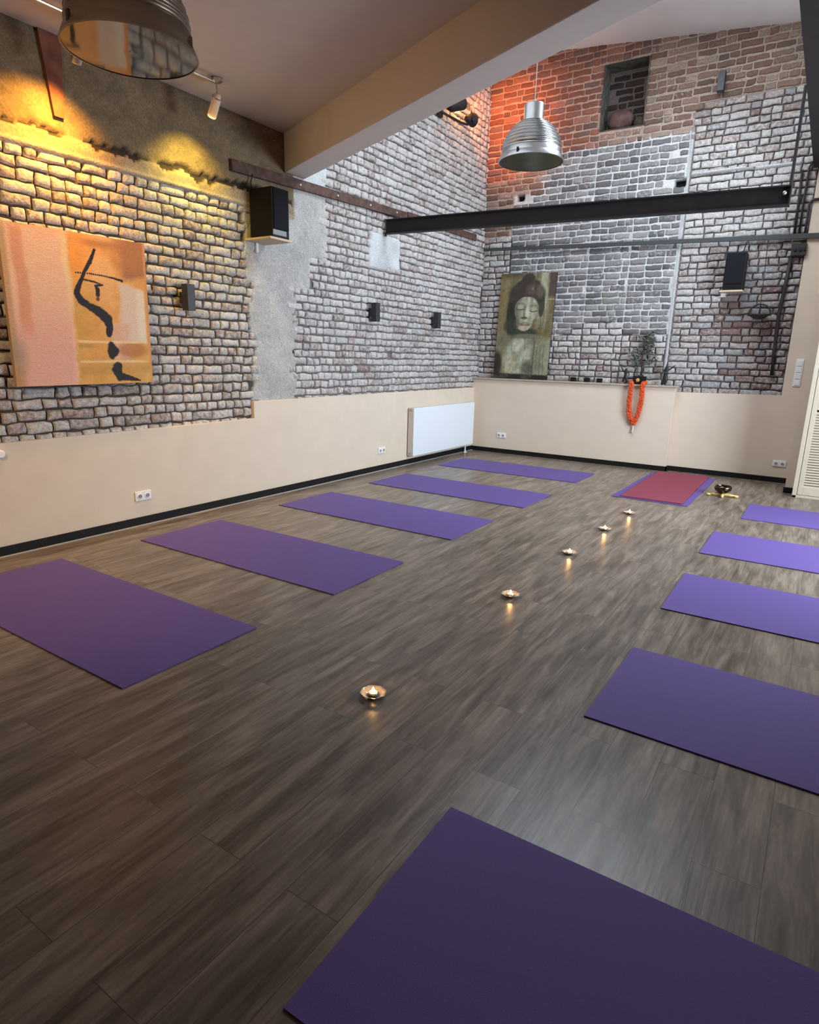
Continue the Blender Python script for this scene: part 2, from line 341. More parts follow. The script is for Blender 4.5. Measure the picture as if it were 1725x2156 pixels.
def masonry(name, P, a0, a1, b0, b1, zone, back, course=0.083, wS=0.24, wH=0.118, pH=0.6, seed=1, cell=0.03, skip=None, cuts=(), wash_shade=None):
    """P(a,b,h)->xyz ; zone(a,b)-> style key or None ; back(A,B)-> (height, rgba) arrays for the mortar/plaster ground"""
    rnd = random.Random(seed)
    na = int((a1-a0)/cell)+1; nb = int((b1-b0)/cell)+1
    A, B = np.meshgrid(np.linspace(a0, a1, na), np.linspace(b0, b1, nb), indexing='ij')
    H, C = back(A, B)
    V = [np.stack(P(A, B, H), -1).reshape(-1, 3)]; Cc = [C.reshape(-1, 4)]
    i, j = np.meshgrid(np.arange(na-1), np.arange(nb-1), indexing='ij')
    q = np.stack([i*nb+j, (i+1)*nb+j, (i+1)*nb+j+1, i*nb+j+1], -1).reshape(-1, 4)
    if skip is not None:
        ca = (A[:-1, :-1]+A[1:, 1:]).reshape(-1)/2; cb = (B[:-1, :-1]+B[1:, 1:]).reshape(-1)/2
        q = q[~skip(ca, cb)]
    F = [q]; n = na*nb
    U, W = np.meshgrid(US, VS, indexing='ij')
    prof = np.sqrt(np.clip((1-np.abs(U)**11)*(1-np.abs(W)**7), 0, 1))
    iu, jv = np.meshgrid(np.arange(len(US)-1), np.arange(len(VS)-1), indexing='ij'); nv = len(VS)
    fb = np.stack([iu*nv+jv, (iu+1)*nv+jv, (iu+1)*nv+jv+1, iu*nv+jv+1], -1).reshape(-1, 4)
    b = b0; row = 0
    CA = []; CB = []; HW = []; HH = []; DP = []; CO = []
    while b < b1:
        hc = course*rnd.uniform(0.93, 1.07); a = a0 - rnd.uniform(0, 0.2); row += 1
        ph = pH if row % 2 else pH*0.7
        while a < a1:
            wd = (wH if rnd.random() < ph else wS)*rnd.uniform(0.86, 1.14)
            for ct, zc in cuts:
                if b < zc and a < ct < a+wd:
                    if ct-a > 0.045: wd = ct-a
                    else: a = ct
            ca, cb = a+wd/2, b+hc/2
            hh = hc; k = zone(ca, cb)
            if k == 'soldier':
                wd = 0.075*rnd.uniform(.9, 1.1); ca = a+wd/2; k = 'cool'
                hh = hc*1.0
            if k and ca-wd/2 >= a0-0.1 and ca+wd/2 <= a1+0.1 and cb+hh/2 <= b1+0.03 and rnd.random() > 0.002:
                dp, mc, cols, ws = STY[k]
                c = rnd.choice(cols); f = rnd.uniform(0.8, 1.2)
                g = 0.0066 if dp > 0.01 else 0.0098
                CA.append(ca); CB.append(cb+rnd.uniform(-.004, .004)); HW.append(wd/2-g*(1.0 if dp > .01 else .62)); HH.append(hh/2-g*rnd.uniform(.7, 1.2)); DP.append((dp, rnd.uniform(-.004, .006)))
                CO.append((c[0]*f, c[1]*f, c[2]*f, ws+rnd.uniform(-.10, .09)+(wash_shade(ca, cb) if wash_shade else 0)))
            a += wd
        b += hc
    CA, CB, HW, HH = [np.array(k)[:, None, None] for k in (CA, CB, HW, HH)]; DP = np.array(DP); CO = np.array(CO)
    ua = CA + U[None]*HW; vb = CB + W[None]*HH
    edge = np.maximum(np.abs(U), np.abs(W))[None]**2
    ua = ua + (vnoise(ua*22, vb*22, seed)-.5)*0.016*edge; vb = vb + (vnoise(ua*19+50, vb*25, seed+5)-.5)*0.018*edge
    h = prof[None]*(0.02+DP[:, 1][:, None, None]) + (1-prof[None])*(0.010-DP[:, 0][:, None, None])
    h = h + (fbm(ua*30, vb*30, seed+9, 3)-.5)*0.012*prof[None]
    nb_ = len(CA); m = len(US)*nv
    V.append(np.stack(P(ua, vb, h), -1).reshape(-1, 3)); Cc.append(np.repeat(CO[:, None, :], m, 1).reshape(-1, 4))
    F.append((fb[None]+(n+np.arange(nb_)*m)[:, None, None]).reshape(-1, 4))
    V = np.concatenate(V); F = np.concatenate(F); Cc = np.concatenate(Cc)
    # wind faces to look along the wall's outward side
    p = [np.array(P(np.array(0.), np.array(0.), np.array(t))) for t in (0., 1.)]; nrm = p[1]-p[0]
    f0 = F[0]; cr = np.cross(V[f0[1]]-V[f0[0]], V[f0[2]]-V[f0[1]])
    if np.dot(cr, nrm) < 0: F = F[:, ::-1]
    return np_mesh(name, V, F, Cc, (M_brick,))

# ---- left wall -------------------------------------------------------
def sm(x, a, b):
    t = np.clip((np.asarray(x, float)-a)/(b-a), 0, 1); return t*t*(3-2*t)
def left_plaster(y, z, g=0.0):
    """signed closeness (>0.5 = plaster) for each plaster patch of the left wall"""
    n = (fbm(y*5+3, z*5, 31)-.5)
    n2 = (fbm(y*14+3, z*14, 37)-.5)
    w = n*0.22 + n2*0.08
    top = sm(z, 2.835, 2.845)*sm(-y, 4.16, 4.165)
    pil = sm(y, -4.76, -4.70) * 0
    pil = ((y+w > -4.74-g) & (y+w < -4.22+g) & (z < 2.62)).astype(float)
    pad = ((y+w*.4 > -4.80-g) & (y+w*.5 < -3.70+g) & (z+w*.5 > 2.52-g) & (z < 3.22)).astype(float)
    pad = np.maximum(pad, ((y+w*.4 > -4.80-g) & (y+w*.8 < -4.0+g) & (z > 2.2-g) & (z < 2.7)))
    sb = ((y+w*.3 > -4.3) & (y+w*.6 < -3.72+g) & (z > 3.15) & (z+w*.6 < 3.62+g)).astype(float)
    rp = ((y+w*.15 > -2.83-g*.3) & (y+w*.15 < -2.22+g*.3) & (z+w*.15 > 2.56-g*.3) & (z < 2.95)).astype(float)
    return top, np.maximum(pil, pad), np.maximum(sb, rp)
def left_zone(y, z):
    t, p, r = left_plaster(np.array(y), np.array(z))
    if t > .5 or p > .5 or r > .5: return None
    if y < -4.2 and z > 2.812: return None
    if y < -4.7 and z < 0.80: return None
    if y > -4.85 and z < 0.99: return None
    if -2.79 < y < -0.1 and 2.39 < z < 2.47: return 'soldier'
    if y < -4.2: return 'deep'
    if z < 2.1 and y > -3.6: return 'rough' if math.sin(y*3+z*4) > -.2 else 'cool'
    return 'cool'
def left_back(Y, Z):
    t, p, r = left_plaster(Y, Z, .055)
    H = -0.012 + (fbm(Y*12, Z*12, 3)-.5)*0.012
    C = np.zeros(Y.shape+(4,)); warm = (Y < -4.2)[..., None]
    C[..., :3] = np.where(warm, np.array(STY['deep'][1]), np.array(STY['cool'][1])); C[..., 3] = 0.18
    flat = 0.012 + (fbm(Y*7, Z*7, 5)-.5)*0.020 + (fbm(Y*26, Z*26, 8)-.5)*0.012
    for m, c in ((p, (0.40, 0.39, 0.37)), (r, (0.50, 0.52, 0.52))):
        m = m > .5; H = np.where(m, flat+0.006, H)
        sh = 0.75+0.5*fbm(Y*6, Z*6, 12)
        C[..., :3] = np.where(m[..., None], np.array(c)*sh[..., None], C[..., :3]); C[..., 3] = np.where(m, 0.30, C[..., 3])
    m = t > .5
    cz = 2.985 + (fbm(Y*2.2, Y*0+1, 41)-.5)*0.10 + (fbm(Y*14, Y*0+4, 43)-.5)*0.07
    dist = np.abs(Z-cz); gap = fbm(Y*5, Y*0+9, 45)
    crack = m & (dist < 0.030*np.clip((gap-0.36)*3.5, 0, 1)*(.5+vnoise(Y*30, Z*30, 77)))
    low = Z < cz
    Hn = 0.014 + 0.016*sm(cz-Z, -.02, .03) + (fbm(Y*9, Z*14, 5)-.5)*0.016
    Hn = np.where((Z < 2.872), 0.034, Hn)
    Hn = np.where(crack, -0.012, Hn); H = np.where(m, Hn, H)
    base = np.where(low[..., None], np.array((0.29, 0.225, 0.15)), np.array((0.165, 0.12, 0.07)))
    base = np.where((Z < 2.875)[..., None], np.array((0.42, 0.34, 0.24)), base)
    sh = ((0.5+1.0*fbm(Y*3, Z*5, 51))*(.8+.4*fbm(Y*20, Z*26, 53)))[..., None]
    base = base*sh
    base = np.where(crack[..., None], np.array((0.035, 0.025, 0.018)), base)
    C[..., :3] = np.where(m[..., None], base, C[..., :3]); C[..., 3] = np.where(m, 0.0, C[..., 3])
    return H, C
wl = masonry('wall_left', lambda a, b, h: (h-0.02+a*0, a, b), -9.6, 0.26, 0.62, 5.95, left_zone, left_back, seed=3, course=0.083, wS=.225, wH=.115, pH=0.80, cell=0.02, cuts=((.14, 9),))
tag(wl, kind='structure')

# ---- back wall -------------------------------------------------------
YB = 0.15
NX0, NX1, NZ0, NZ1 = 1.70, 2.29, 4.58, 5.38
HOLES = [(0.50, 0.64, 3.81, 3.90), (2.77, 2.92, 3.76, 3.85)]
def in_niche(x, z): return (x > NX0) & (x < NX1) & (z > NZ0) & (z < NZ1)
def back_style(x, z):
    if x > 4.40: return None
    if NX0 < x < NX1 and NZ0-.01 < z < NZ1+.02: return None
    for h in HOLES:
        if h[0]-.05 < x < h[1]+.05 and h[2]-.03 < z < h[3]+.03: return None
    if z < 1.10: return None
    j = 2.93
    if abs(x-j) < 0.024 and z < 4.3: return None
    if x < 0.46: return 'rough' if z < 3.3 else ('red' if z > 4.1 else 'brown')
    if x < j:
        if z > 4.42: return 'red' if x < 1.72 or (x < 2.3 and z > 5.37) else 'brown'
        if z > 3.9: return 'flush' if x > 0.9 else 'brown'
        if z > 1.95+.13*math.sin(x*4.1): return 'flush'
        return 'cool' if z > 1.6 else 'rough'
    if z > 4.72: return 'brown'
    if z > 2.9: return 'cool'
    return 'rough'
def back_back(X, Z):
    H = -0.016 + (fbm(X*12, Z*12, 63)-.5)*0.012
    C = np.zeros(X.shape+(4,)); C[..., :3] = STY['rough'][1]; C[..., 3] = 0.16
    def put(m, key, h):
        nonlocal H
        C[..., :3] = np.where(m[..., None], np.array(STY[key][1])*(0.75+0.5*fbm(X*6, Z*6, 66))[..., None], C[..., :3])
        H = np.where(m, h+(fbm(X*15, Z*15, 67)-.5)*0.010, H)
    j = 2.93
    put((X < j) & (X > .46) & (Z > 1.95+.13*np.sin(X*4.1)) & (Z < 4.42), 'flush', 0.006)
    put((X < 2.0) & (Z >= 4.42), 'red', 0.008)
    put((X >= 2.0) & (X < j) & (Z >= 4.42), 'brown', 0.008)
    put((X < .46) & (Z > 4.1), 'red', 0.006)
    put((X < .46) & (Z > 3.3) & (Z <= 4.1), 'brown', 0.006)
    put((X < .9) & (X > .46) & (Z > 3.9) & (Z < 4.42), 'brown', 0.008)
    put((X >= j) & (Z > 4.72), 'brown', 0.006)
    seam = (np.abs(X-j) < .026) & (Z < 4.42) & (Z > 1.1)
    put((np.abs(X-j) < .026) & (Z < 4.42) & (Z > 1.1), 'cool', 0.016)
    C[..., :3] = np.where(seam[..., None], .36+.14*fbm(X*20, Z*9, 94)[..., None], C[..., :3])
    lg = (X > 2.96) & (X < 4.22) & (np.abs(Z-3.905+.035*(X-2.96)/1.3) < .014+.008*fbm(X*8, X*0, 91)); H = np.where(lg, .046, H); C[..., :3] = np.where(lg[..., None], .50, C[..., :3])
    for h in HOLES:
        m = (X > h[0]) & (X < h[1]) & (Z > h[2]) & (Z < h[3])
        H = np.where(m, -0.10, H); C[..., :3] = np.where(m[..., None], 0.012, C[..., :3]); C[..., 3] = np.where(m, 0, C[..., 3])
    m = X > 4.42; H = np.where(m, -0.02, H)
    return H, C
wb = masonry('wall_back', lambda a, b, h: (a, YB-h+0.02, b+a*0), -0.14, 4.66, 1.00, 5.95, back_style, back_back, seed=11, course=0.0865, wS=0.235, wH=0.118, pH=0.55, cell=0.02, skip=in_niche, cuts=((-.02, 9), (.46, 4.0), (NX0, 9), (NX1, 9), (2.905, 4.4), (2.955, 4.4), (4.40, 9)), wash_shade=lambda x, z: (-.16*float(sm(z, 3.9, 4.8))-.11*float(sm(x, 3.1, 4.1))*float(sm(z, 3.2, 2.8))-(.16 if 3.52 < x < 4.05 and 1.75 < z < 2.42 else 0)) if x > 2.93 else 0.0)  # lower right term paints the slab's shade as thinner wash
tag(wb, kind='structure')
# recess in the back wall, with its own masonry back
def nzone(x, z): return 'niche'
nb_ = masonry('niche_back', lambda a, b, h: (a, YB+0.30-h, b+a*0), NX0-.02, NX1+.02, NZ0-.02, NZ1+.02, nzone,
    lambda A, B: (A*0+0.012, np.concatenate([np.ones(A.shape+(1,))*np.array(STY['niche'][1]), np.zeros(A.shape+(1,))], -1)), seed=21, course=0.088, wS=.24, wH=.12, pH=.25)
nb_.parent = wb
mb = MB(); t = .004
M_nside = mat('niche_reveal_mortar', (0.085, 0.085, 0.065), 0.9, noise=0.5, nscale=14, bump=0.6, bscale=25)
mb.box((NX0-t, YB-.01, NZ0-t), (NX0, YB+.32, NZ1+t)); mb.box((NX1, YB-.01, NZ0-t), (NX1+t, YB+.32, NZ1+t))
mb.box((NX0, YB-.01, NZ0-t), (NX1, YB+.32, NZ0)); mb.box((NX0, YB-.01, NZ1), (NX1, YB+.32, NZ1+t))
mb.build('niche_reveal', M_nside, wb)

def struct(name, mb, m, bevel=0, parent=None):
    o = mb.build(name, m, parent, bevel=bevel)
    if parent is None: o['kind'] = 'structure'
    return o
struct('wall_core_left', MB().box((-.3, -9.6, 0), (-.12, .5, 6.0)), M_beige)
struct('wall_core_back', MB().box((-.3, YB+.36, 0), (4.7, YB+.5, 6.0)), M_beige)
# ---- floor -----------------------------------------------------------
struct('floor', MB().box((-0.2, -11.5, -0.1), (7.7, 0.6, 0)), M_floor)
# ---- plain walls behind and around ------------------------------------
struct('wall_left_rear', MB().box((-0.2, -11.5, 0), (0.0, -9.6, 3.6)), M_beige)
struct('wall_front', MB().box((-0.2, -11.7, 0), (7.7, -11.5, 3.9)), M_beige)
RW0, RW1, RZ0, RZ1 = -4.7, -1.5, 0.95, 2.55
mb = MB(); mb.box((7.5, -11.5, 0), (7.7, RW0, 4.0)).box((7.5, RW1, 0), (7.7, 0.6, 4.0)).box((7.5, RW0, 0), (7.7, RW1, RZ0)).box((7.5, RW0, RZ1), (7.7, RW1, 4.0))
struct('wall_right', mb, M_beige)
wn = struct('window_1', MB().box((7.52, RW0, RZ0), (7.58, RW1, RZ0+.06)).box((7.52, RW0, RZ1-.06), (7.58, RW1, RZ1)).box((7.52, RW0, RZ0), (7.58, RW0+.06, RZ1)).box((7.52, RW1-.06, RZ0), (7.58, RW1, RZ1)).box((7.52, (RW0+RW1)/2-.04, RZ0), (7.58, (RW0+RW1)/2+.04, RZ1)), M_frame)
MB().box((7.56, RW0, RZ0), (7.565, RW1, RZ1)).build('window_pane', M_wglass, wn)
# low painted part of the left wall (wainscot) with its step
mb = MB(); pf = [(-9.6, 0), (0, 0), (0, 1.028), (-4.83, 1.01), (-4.83, .838), (-9.6, .80)]
mb.add([(x, a, b) for x in (-.15, .03) for a, b in pf], [(5,4,3,2,1,0), (6,7,8,9,10,11)]+[(i, (i+1)%6, (i+1)%6+6, i+6) for i in range(6)])
struct('wall_left_plaster', mb, M_beige, bevel=0.004)
# boxed-out part under the shelf and low wall at its right
mb = MB(); mb.box((0.0, 0.0, 0.0), (3.13, 0.30, 1.165)); struct('wall_back_boxing', mb, M_beige, bevel=0.004)
mb = MB(); pf = [(3.13, 0), (4.75, 0), (4.75, 3.86), (4.40, 3.86), (4.40, 1.125), (3.13, 1.105)]
mb.add([(a, y, b) for y in (YB-.025, .30) for a, b in pf], [(0,1,2,3,4,5), (11,10,9,8,7,6)]+[(i, i+6, (i+1)%6+6, (i+1)%6) for i in range(6)])
struct('wall_back_plaster', mb, M_beige)
# pier / closet wall at the right end
mb = MB(); mb.box((4.633, -0.60, 0), (7.5, 0.30, 3.86)); struct('wall_closet', mb, M_beige)
# skirtings
struct('baseboard_left', MB().box((0.03, -9.6, 0.004), (0.046, 0.0, 0.072)), M_black)
struct('trim_1', MB().box((0.03, -9.6, 0.0), (0.060, 0.0, 0.006)), M_caulk)
struct('baseboard_back', MB().box((0.046, -0.016, 0.0), (3.146, 0.0, 0.068)).box((3.13, YB-0.041, 0.0), (4.633, YB-0.025, 0.068)).box((3.13, -0.016, 0), (3.146, YB-.03, .068)), M_black)
struct('baseboard_right', MB().box((4.620, -0.616, 0.0), (4.72, -0.60, 0.068)), M_black)
# stone/wood shelf on the boxing
sh_ = MB().box((-0.01, -0.035, 1.165), (3.165, YB-.005, 1.19)).build('ledge_shelf', mat('grey_shelf_board', (0.40, 0.34, 0.27), 0.5, noise=0.1), bevel=0.004)
tag(sh_, 'long thin grey-brown shelf board capping the boxed wall below the brick', 'shelf')

# ---- ceiling, downstand beam, void ------------------------------------
def by(x): return -4.29 - 0.4155*x          # front edge of the downstand beam
def by2(x): return -4.00 - 0.4175*x         # its back edge
X1 = 7.5
mb = MB()
mb.add([(0,-11.5,3.6),(X1,-11.5,3.6),(X1,by(X1),3.6),(0,by(0),3.6),(0,-11.5,3.75),(X1,-11.5,3.75),(X1,by(X1),3.75),(0,by(0),3.75)],
    [(0,3,2,1),(4,5,6,7),(0,1,5,4),(1,2,6,5),(2,3,7,6),(3,0,4,7)])
struct('ceiling', mb, M_ceil)
mb = MB(); mb.hexa([(0,by(0),3.25),(X1,by(X1),3.25),(X1,by2(X1),3.25),(0,by2(0),3.25)], [(0,by(0),3.75),(X1,by(X1),3.75),(X1,by2(X1),3.75),(0,by2(0),3.75)])
struct('ceiling_beam', mb, M_ceil, bevel=0.008)
# wall above the beam that closes the void, and roof with skylight opening
XR = 4.42
mb = MB(); mb.hexa([(0,by(0),3.75),(XR+.2,by(XR+.2),3.75),(XR+.2,by2(XR+.2),3.75),(0,by2(0),3.75)], [(0,by(0),5.9),(XR+.2,by(XR+.2),5.9),(XR+.2,by2(XR+.2),5.9),(0,by2(0),5.9)])
struct('wall_void_front', mb, M_roof)
def rz(x): return 5.806-0.1044*x
mb = MB()
SX0, SX1, SY0, SY1 = 1.75, 4.15, -3.65, -1.45
def roofslab(x0, x1, y0, y1):
    mb.hexa([(x0,y0,rz(x0)),(x1,y0,rz(x1)),(x1,y1,rz(x1)),(x0,y1,rz(x0))], [(x0,y0,rz(x0)+.15),(x1,y0,rz(x1)+.15),(x1,y1,rz(x1)+.15),(x0,y1,rz(x0)+.15)])
roofslab(-.1, XR+.2, SY1, .4); roofslab(-.1, XR+.2, -6.3, SY0); roofslab(-.1, SX0, SY0, SY1); roofslab(SX1, XR+.2, SY0, SY1)
struct('ceiling_roof', mb, M_roof)
sk = MB(); z0 = 5.50
for x in (SX0, 2.55, 3.35, SX1-.05): sk.box((x, SY0, z0+.02-.0*x), (x+.05, SY1, z0+.09))
sk.box((SX0, SY0, z0+.02), (SX1, SY0+.05, z0+.09)); sk.box((SX0, SY1-.05, z0+.02), (SX1, SY1, z0+.09))
so = struct('window_2', sk, M_frame)
MB().box((SX0, SY0, z0+.05), (SX1, SY1, z0+.055)).build('window_pane', M_wglass, so)
struct('wall_void_right', MB().box((XR+.06, -6.3, 3.86), (XR+.2, .3, 5.9)), M_roof)
struct('ceiling_low', MB().hexa([(XR+.03,-6.15,3.86),(X1,-7.4,3.86),(X1,.3,3.86),(XR+.03,.3,3.86)], [(XR+.03,-6.15,4.0),(X1,-7.4,4.0),(X1,.3,4.0),(XR+.03,.3,4.0)]), M_ceil)

# ------------------------------------------------------------------ steelwork
# long dark beam running along the edge of the low ceiling
mb = MB(); x0, x1 = 4.345, 4.45
mb.box((x0, -5.8, 3.79), (x1, .13, 3.805)); mb.box((x0, -5.8, 3.985), (x1, .13, 4.0)); mb.box((4.393, -5.8, 3.8), (4.402, .13, 3.99))
tag(mb.build('steel_beam', M_steel), 'dark steel roof beam running away at the top right edge', 'beam')
# horizontal I-beam across the void
def ibeam(pa, pb, hgt, wd, name, m):
    pa, pb = Vector(pa), Vector(pb); d = (pb-pa); L = d.length; mid = (pa+pb)/2
    ang = math.atan2(d.y, d.x); pit = -math.asin(d.z/L); R = rotm(0, pit, ang)
    mb = MB(); upv = R @ Vector((0, 0, 1))
    mb.obox(mid+upv*(hgt/2-.006), (L, wd, .012), R); mb.obox(mid-upv*(hgt/2-.006), (L, wd, .012), R); mb.obox(mid, (L, .010, hgt-.02), R)
    return mb, R
mb, R = ibeam((0.02, -2.55, 3.035), (4.35, -2.555, 2.938), 0.165, 0.085, '', None)
ib = empty('steel_i_beam', (2.2, -2.55, 2.90), 'black steel I-beam spanning the void from the left brick wall', 'beam')
for v in range(len(mb.v)): mb.v[v] = tuple(Vector(mb.v[v]) - Vector((2.2, -2.55, 2.90)))
mb.build('girder', M_steel, ib)
q = MB((2.2, -2.55, 2.90)); q.obox((4.353, -2.555, 2.938), (.01, .085, .168), rotm()).build('end_plate', M_steel, ib)
q = MB((2.2, -2.55, 2.90)); q.lathe([(.016, 0), (.016, .012), (.008, .02)], (4.31, -2.60, 2.955), 10, to_dir((0, -1, 0))).build('bolt', M_silver, ib)
q = MB((2.2, -2.55, 2.90)); q.tube([(0.03, -2.57, 2.955), (0.03, -2.57, 2.925)], .014, 8).build('anchor', M_steel, ib)
rod = MB().tube([(4.34, -2.56, 3.79), (4.345, -2.56, 3.022)], .013, 8).build('hanger_rod', M_steel)
tag(rod, 'thin dark rod holding up the right end of the I-beam', 'rod')
# rusty flat rail let into the left wall
rr = empty('rusty_rail', (0.03, -2.6, 3.15), 'rusty flat steel rail set along the left brick wall above the speaker', 'rail')
q = MB((0.03, -2.6, 3.15)); q.hexa([(.0,-5.0,3.10),(.035,-5.0,3.10),(.035,-2.1,3.20),(.0,-2.1,3.20)], [(.0,-5.0,3.20),(.035,-5.0,3.20),(.035,-2.1,3.285),(.0,-2.1,3.285)])
q.build('long_strip', M_rust, rr, bevel=.003)
q = MB((0.03, -2.6, 3.15)); q.hexa([(.0,-2.07,3.215),(.03,-2.07,3.215),(.03,-.17,3.24),(.0,-.17,3.24)], [(.0,-2.07,3.30),(.03,-2.07,3.30),(.03,-.17,3.335),(.0,-.17,3.335)])
q.build('short_strip', M_rust, rr, bevel=.003)
for (y, z) in ((-4.10, 3.175), (-3.50, 3.195), (-2.9, 3.215), (-2.35, 3.235)):
    q = MB((0.03, -2.6, 3.15)); q.blob((.038, y, z), .011, 8, 6).build('rivet', M_white, rr, smooth=True)
# rusty post stub in the plaster, upper left
q = MB().hexa([(-.01,-6.60,3.08),(.022,-6.60,3.08),(.022,-6.53,3.08),(-.01,-6.53,3.08)], [(-.01,-6.66,3.6),(.022,-6.66,3.6),(.022,-6.50,3.6),(-.01,-6.50,3.6)])
tag(q.build('rusty_post', mat('red_rust', (0.11, 0.03, 0.018), 0.85, base2=(0.20, 0.075, 0.04), nscale=10)), 'red rusted steel post embedded in the plaster above the orange painting', 'post')
# flat steel bar along the back wall
q = MB(); q.hexa([(.03,.075,3.112),(4.95,.075,2.988),(4.95,.10,2.988),(.03,.10,3.112)], [(.03,.075,3.165),(4.95,.075,3.045),(4.95,.10,3.045),(.03,.10,3.165)])
# it stops at the closet wall
q = MB(); q.hexa([(.03,.075,3.125),(4.632,.075,2.993),(4.632,.10,2.993),(.03,.10,3.125)], [(.03,.075,3.170),(4.632,.075,3.052),(4.632,.10,3.052),(.03,.10,3.170)])
tag(q.build('steel_bar', M_bar, bevel=.004), 'thin grey steel bar running across the back wall below the I-beam', 'bar')

# conduits in the back right corner
CG = 'conduits in the back right corner'
def cond(pts, r, label, m=M_pipe):
    o = MB().tube(pts, r, 10).build('cable_conduit', m, smooth=True); return tag(o, label, 'pipe', CG)
cond([(4.232,.115,3.78),(4.245,.115,3.4),(4.253,.115,3.07)], .014, 'leftmost dark conduit dropping from the roof beam to the steel bar')
cond([(4.33,.112,3.86),(4.30,.112,3.80),(4.298,.112,3.5),(4.303,.112,3.07)], .013, 'middle dark conduit with a bend under the roof beam')
cond([(4.62,.10,3.44),(4.40,.10,3.435),(4.362,.10,3.40),(4.366,.10,3.2),(4.368,.10,3.06)], .015, 'dark conduit turning over the beige strip beside the brick edge')
cond([(4.262,.115,2.80),(4.245,.115,2.45),(4.225,.115,2.12),(4.24,.115,1.7),(4.255,.115,1.37)], .022, 'thick dark conduit running down the brick beside the beige strip')
jb = empty('junction_box', (4.335, .09, 2.80), 'dark cable junction box below the steel bar in the corner', 'box')
MB((4.335,.09,2.80)).box((4.25,.075,2.81), (4.41,.125,2.95)).build('box_body', M_pipe, jb, bevel=.004)
for x in (4.29, 4.345, 4.395):
    MB((4.335,.09,2.80)).lathe([(.018,0),(.018,.02)], (x, .077, 2.88), 10, to_dir((0,-1,0))).build('knockout', M_dark, jb)

# ------------------------------------------------------------------ yoga mats
def mat_mesh(L, W, T, name='yoga_mat', m=M_mat, seed=0):
    nx, ny = 40, 16; x = np.linspace(0, L, nx); y = np.linspace(0, W, ny)
    X, Y = np.meshgrid(x, y, indexing='ij')
    ed = np.minimum(np.minimum(X, L-X), np.minimum(Y, W-Y))
    Zt = T + 0.0008*fbm(X*2.2+seed, Y*2.2, 5+seed) + 0.0*ed
    V = np.concatenate([np.stack([X, Y, Zt], -1).reshape(-1, 3), np.stack([X, Y, Zt-T*.9], -1).reshape(-1, 3)])
    i, j = np.meshgrid(np.arange(nx-1), np.arange(ny-1), indexing='ij'); n = nx*ny
    t_ = np.stack([i*ny+j, (i+1)*ny+j, (i+1)*ny+j+1, i*ny+j+1], -1).reshape(-1, 4); F = [t_, t_[:, ::-1]+n]
    b = [k*ny for k in range(nx)] + [(nx-1)*ny+k for k in range(1, ny)] + [k*ny+ny-1 for k in range(nx-2, -1, -1)] + [k for k in range(ny-2, 0, -1)]
    b2 = b[1:]+b[:1]; F.append(np.array([(p+n, r+n, r, p) for p, r in zip(b, b2)]))
    o = np_mesh(name, V, np.concatenate(F), None, (m,), smooth=False); return o
MW = 0.813
MG = 'purple yoga mats laid out in two rows'
mats_ = [
 (0.425, -7.915, .0016, 'purple yoga mat nearest the camera on the left, cut by the left edge'),
 (0.444, -6.480, .0091, 'purple yoga mat second from the front in the left row'),
 (0.430, -4.916, .0012, 'purple yoga mat in the middle of the left row'),
 (0.438, -3.422, -.005, 'purple yoga mat second from the back wall in the left row'),
 (0.415, -1.747, .0111, 'purple yoga mat nearest the radiator in the left row'),
 (4.034, -8.540, .0128, 'large dark purple yoga mat in the bottom foreground'),
 (4.215, -6.901, -.0075, 'purple yoga mat on the right, just behind the foreground mat'),
 (4.218, -5.413, .0049, 'purple yoga mat in the middle of the right row'),
 (4.212, -3.981, -.0016, 'purple yoga mat fourth from the front in the right row'),
 (4.356, -2.441, -.0053, 'purple yoga mat in the right row nearest the louvred door')]
m0 = mat_mesh(2.0, MW, 0.006)
for i, (x, y, a, lab) in enumerate(mats_):
    o = m0 if i == 0 else m0.copy()
    if i: COL.objects.link(o)
    o.location = (x, y, 0.0004); o.rotation_euler = (0, 0, a); tag(o, lab, 'yoga mat', MG)
tm = m0.copy(); COL.objects.link(tm); tm.location = (3.815, -2.225, .0004); tm.rotation_euler = (0, 0, PI/2-.004)
tag(tm, 'purple yoga mat under the red mat, running towards the back wall', 'yoga mat', MG)
rm = mat_mesh(2.03, 0.66, 0.010, 'cotton_mat', M_red, 3); rm.location = (3.755, -2.185, 0.0085); rm.rotation_euler = (0, 0, PI/2+.012)
tag(rm, 'red cotton mat lying on top of a purple yoga mat', 'mat')

# ------------------------------------------------------------------ tealights in glass dishes
def flower_lathe(mb, prof, seg=48, lobes=8, amp=.035):
    vs = []; fs = []
    for r, z in prof:
        for k in range(seg):
            t = 2*PI*k/seg; rr = r*(1+amp*math.cos(lobes*t)*min(1, r/.045)**2); vs.append((rr*math.cos(t), rr*math.sin(t), z))
    for i in range(len(prof)-1):
        for k in range(seg):
            k2 = (k+1) % seg; fs.append((i*seg+k, i*seg+k2, (i+1)*seg+k2, (i+1)*seg+k))
    fs.append(tuple(range(seg-1, -1, -1))); n = (len(prof)-1)*seg; fs.append(tuple(n+k for k in range(seg)))
    return mb.add(vs, fs)
cn = empty('tealight_holder', (3.378, -7.30, 0), 'lit tealight in a glass dish nearest the camera', 'candle', 'tealights in a row on the floor')
d = MB(); flower_lathe(d, [(.026, .0), (.034, .002), (.052, .012), (.060, .024), (.057, .025), (.048, .015), (.030, .007), (.001, .006)]); d.build('glass_dish', M_cglass, cn, smooth=True)
tc_ = MB().lathe([(.0185, .008), (.0195, .024), (.0188, .024), (.0180, .010)], seg=24).build('metal_cup', M_tin, cn, smooth=True)
wx = MB().lathe([(.0178, .010), (.0180, .0215), (.001, .0205)], seg=24).build('wax', M_wax, cn)
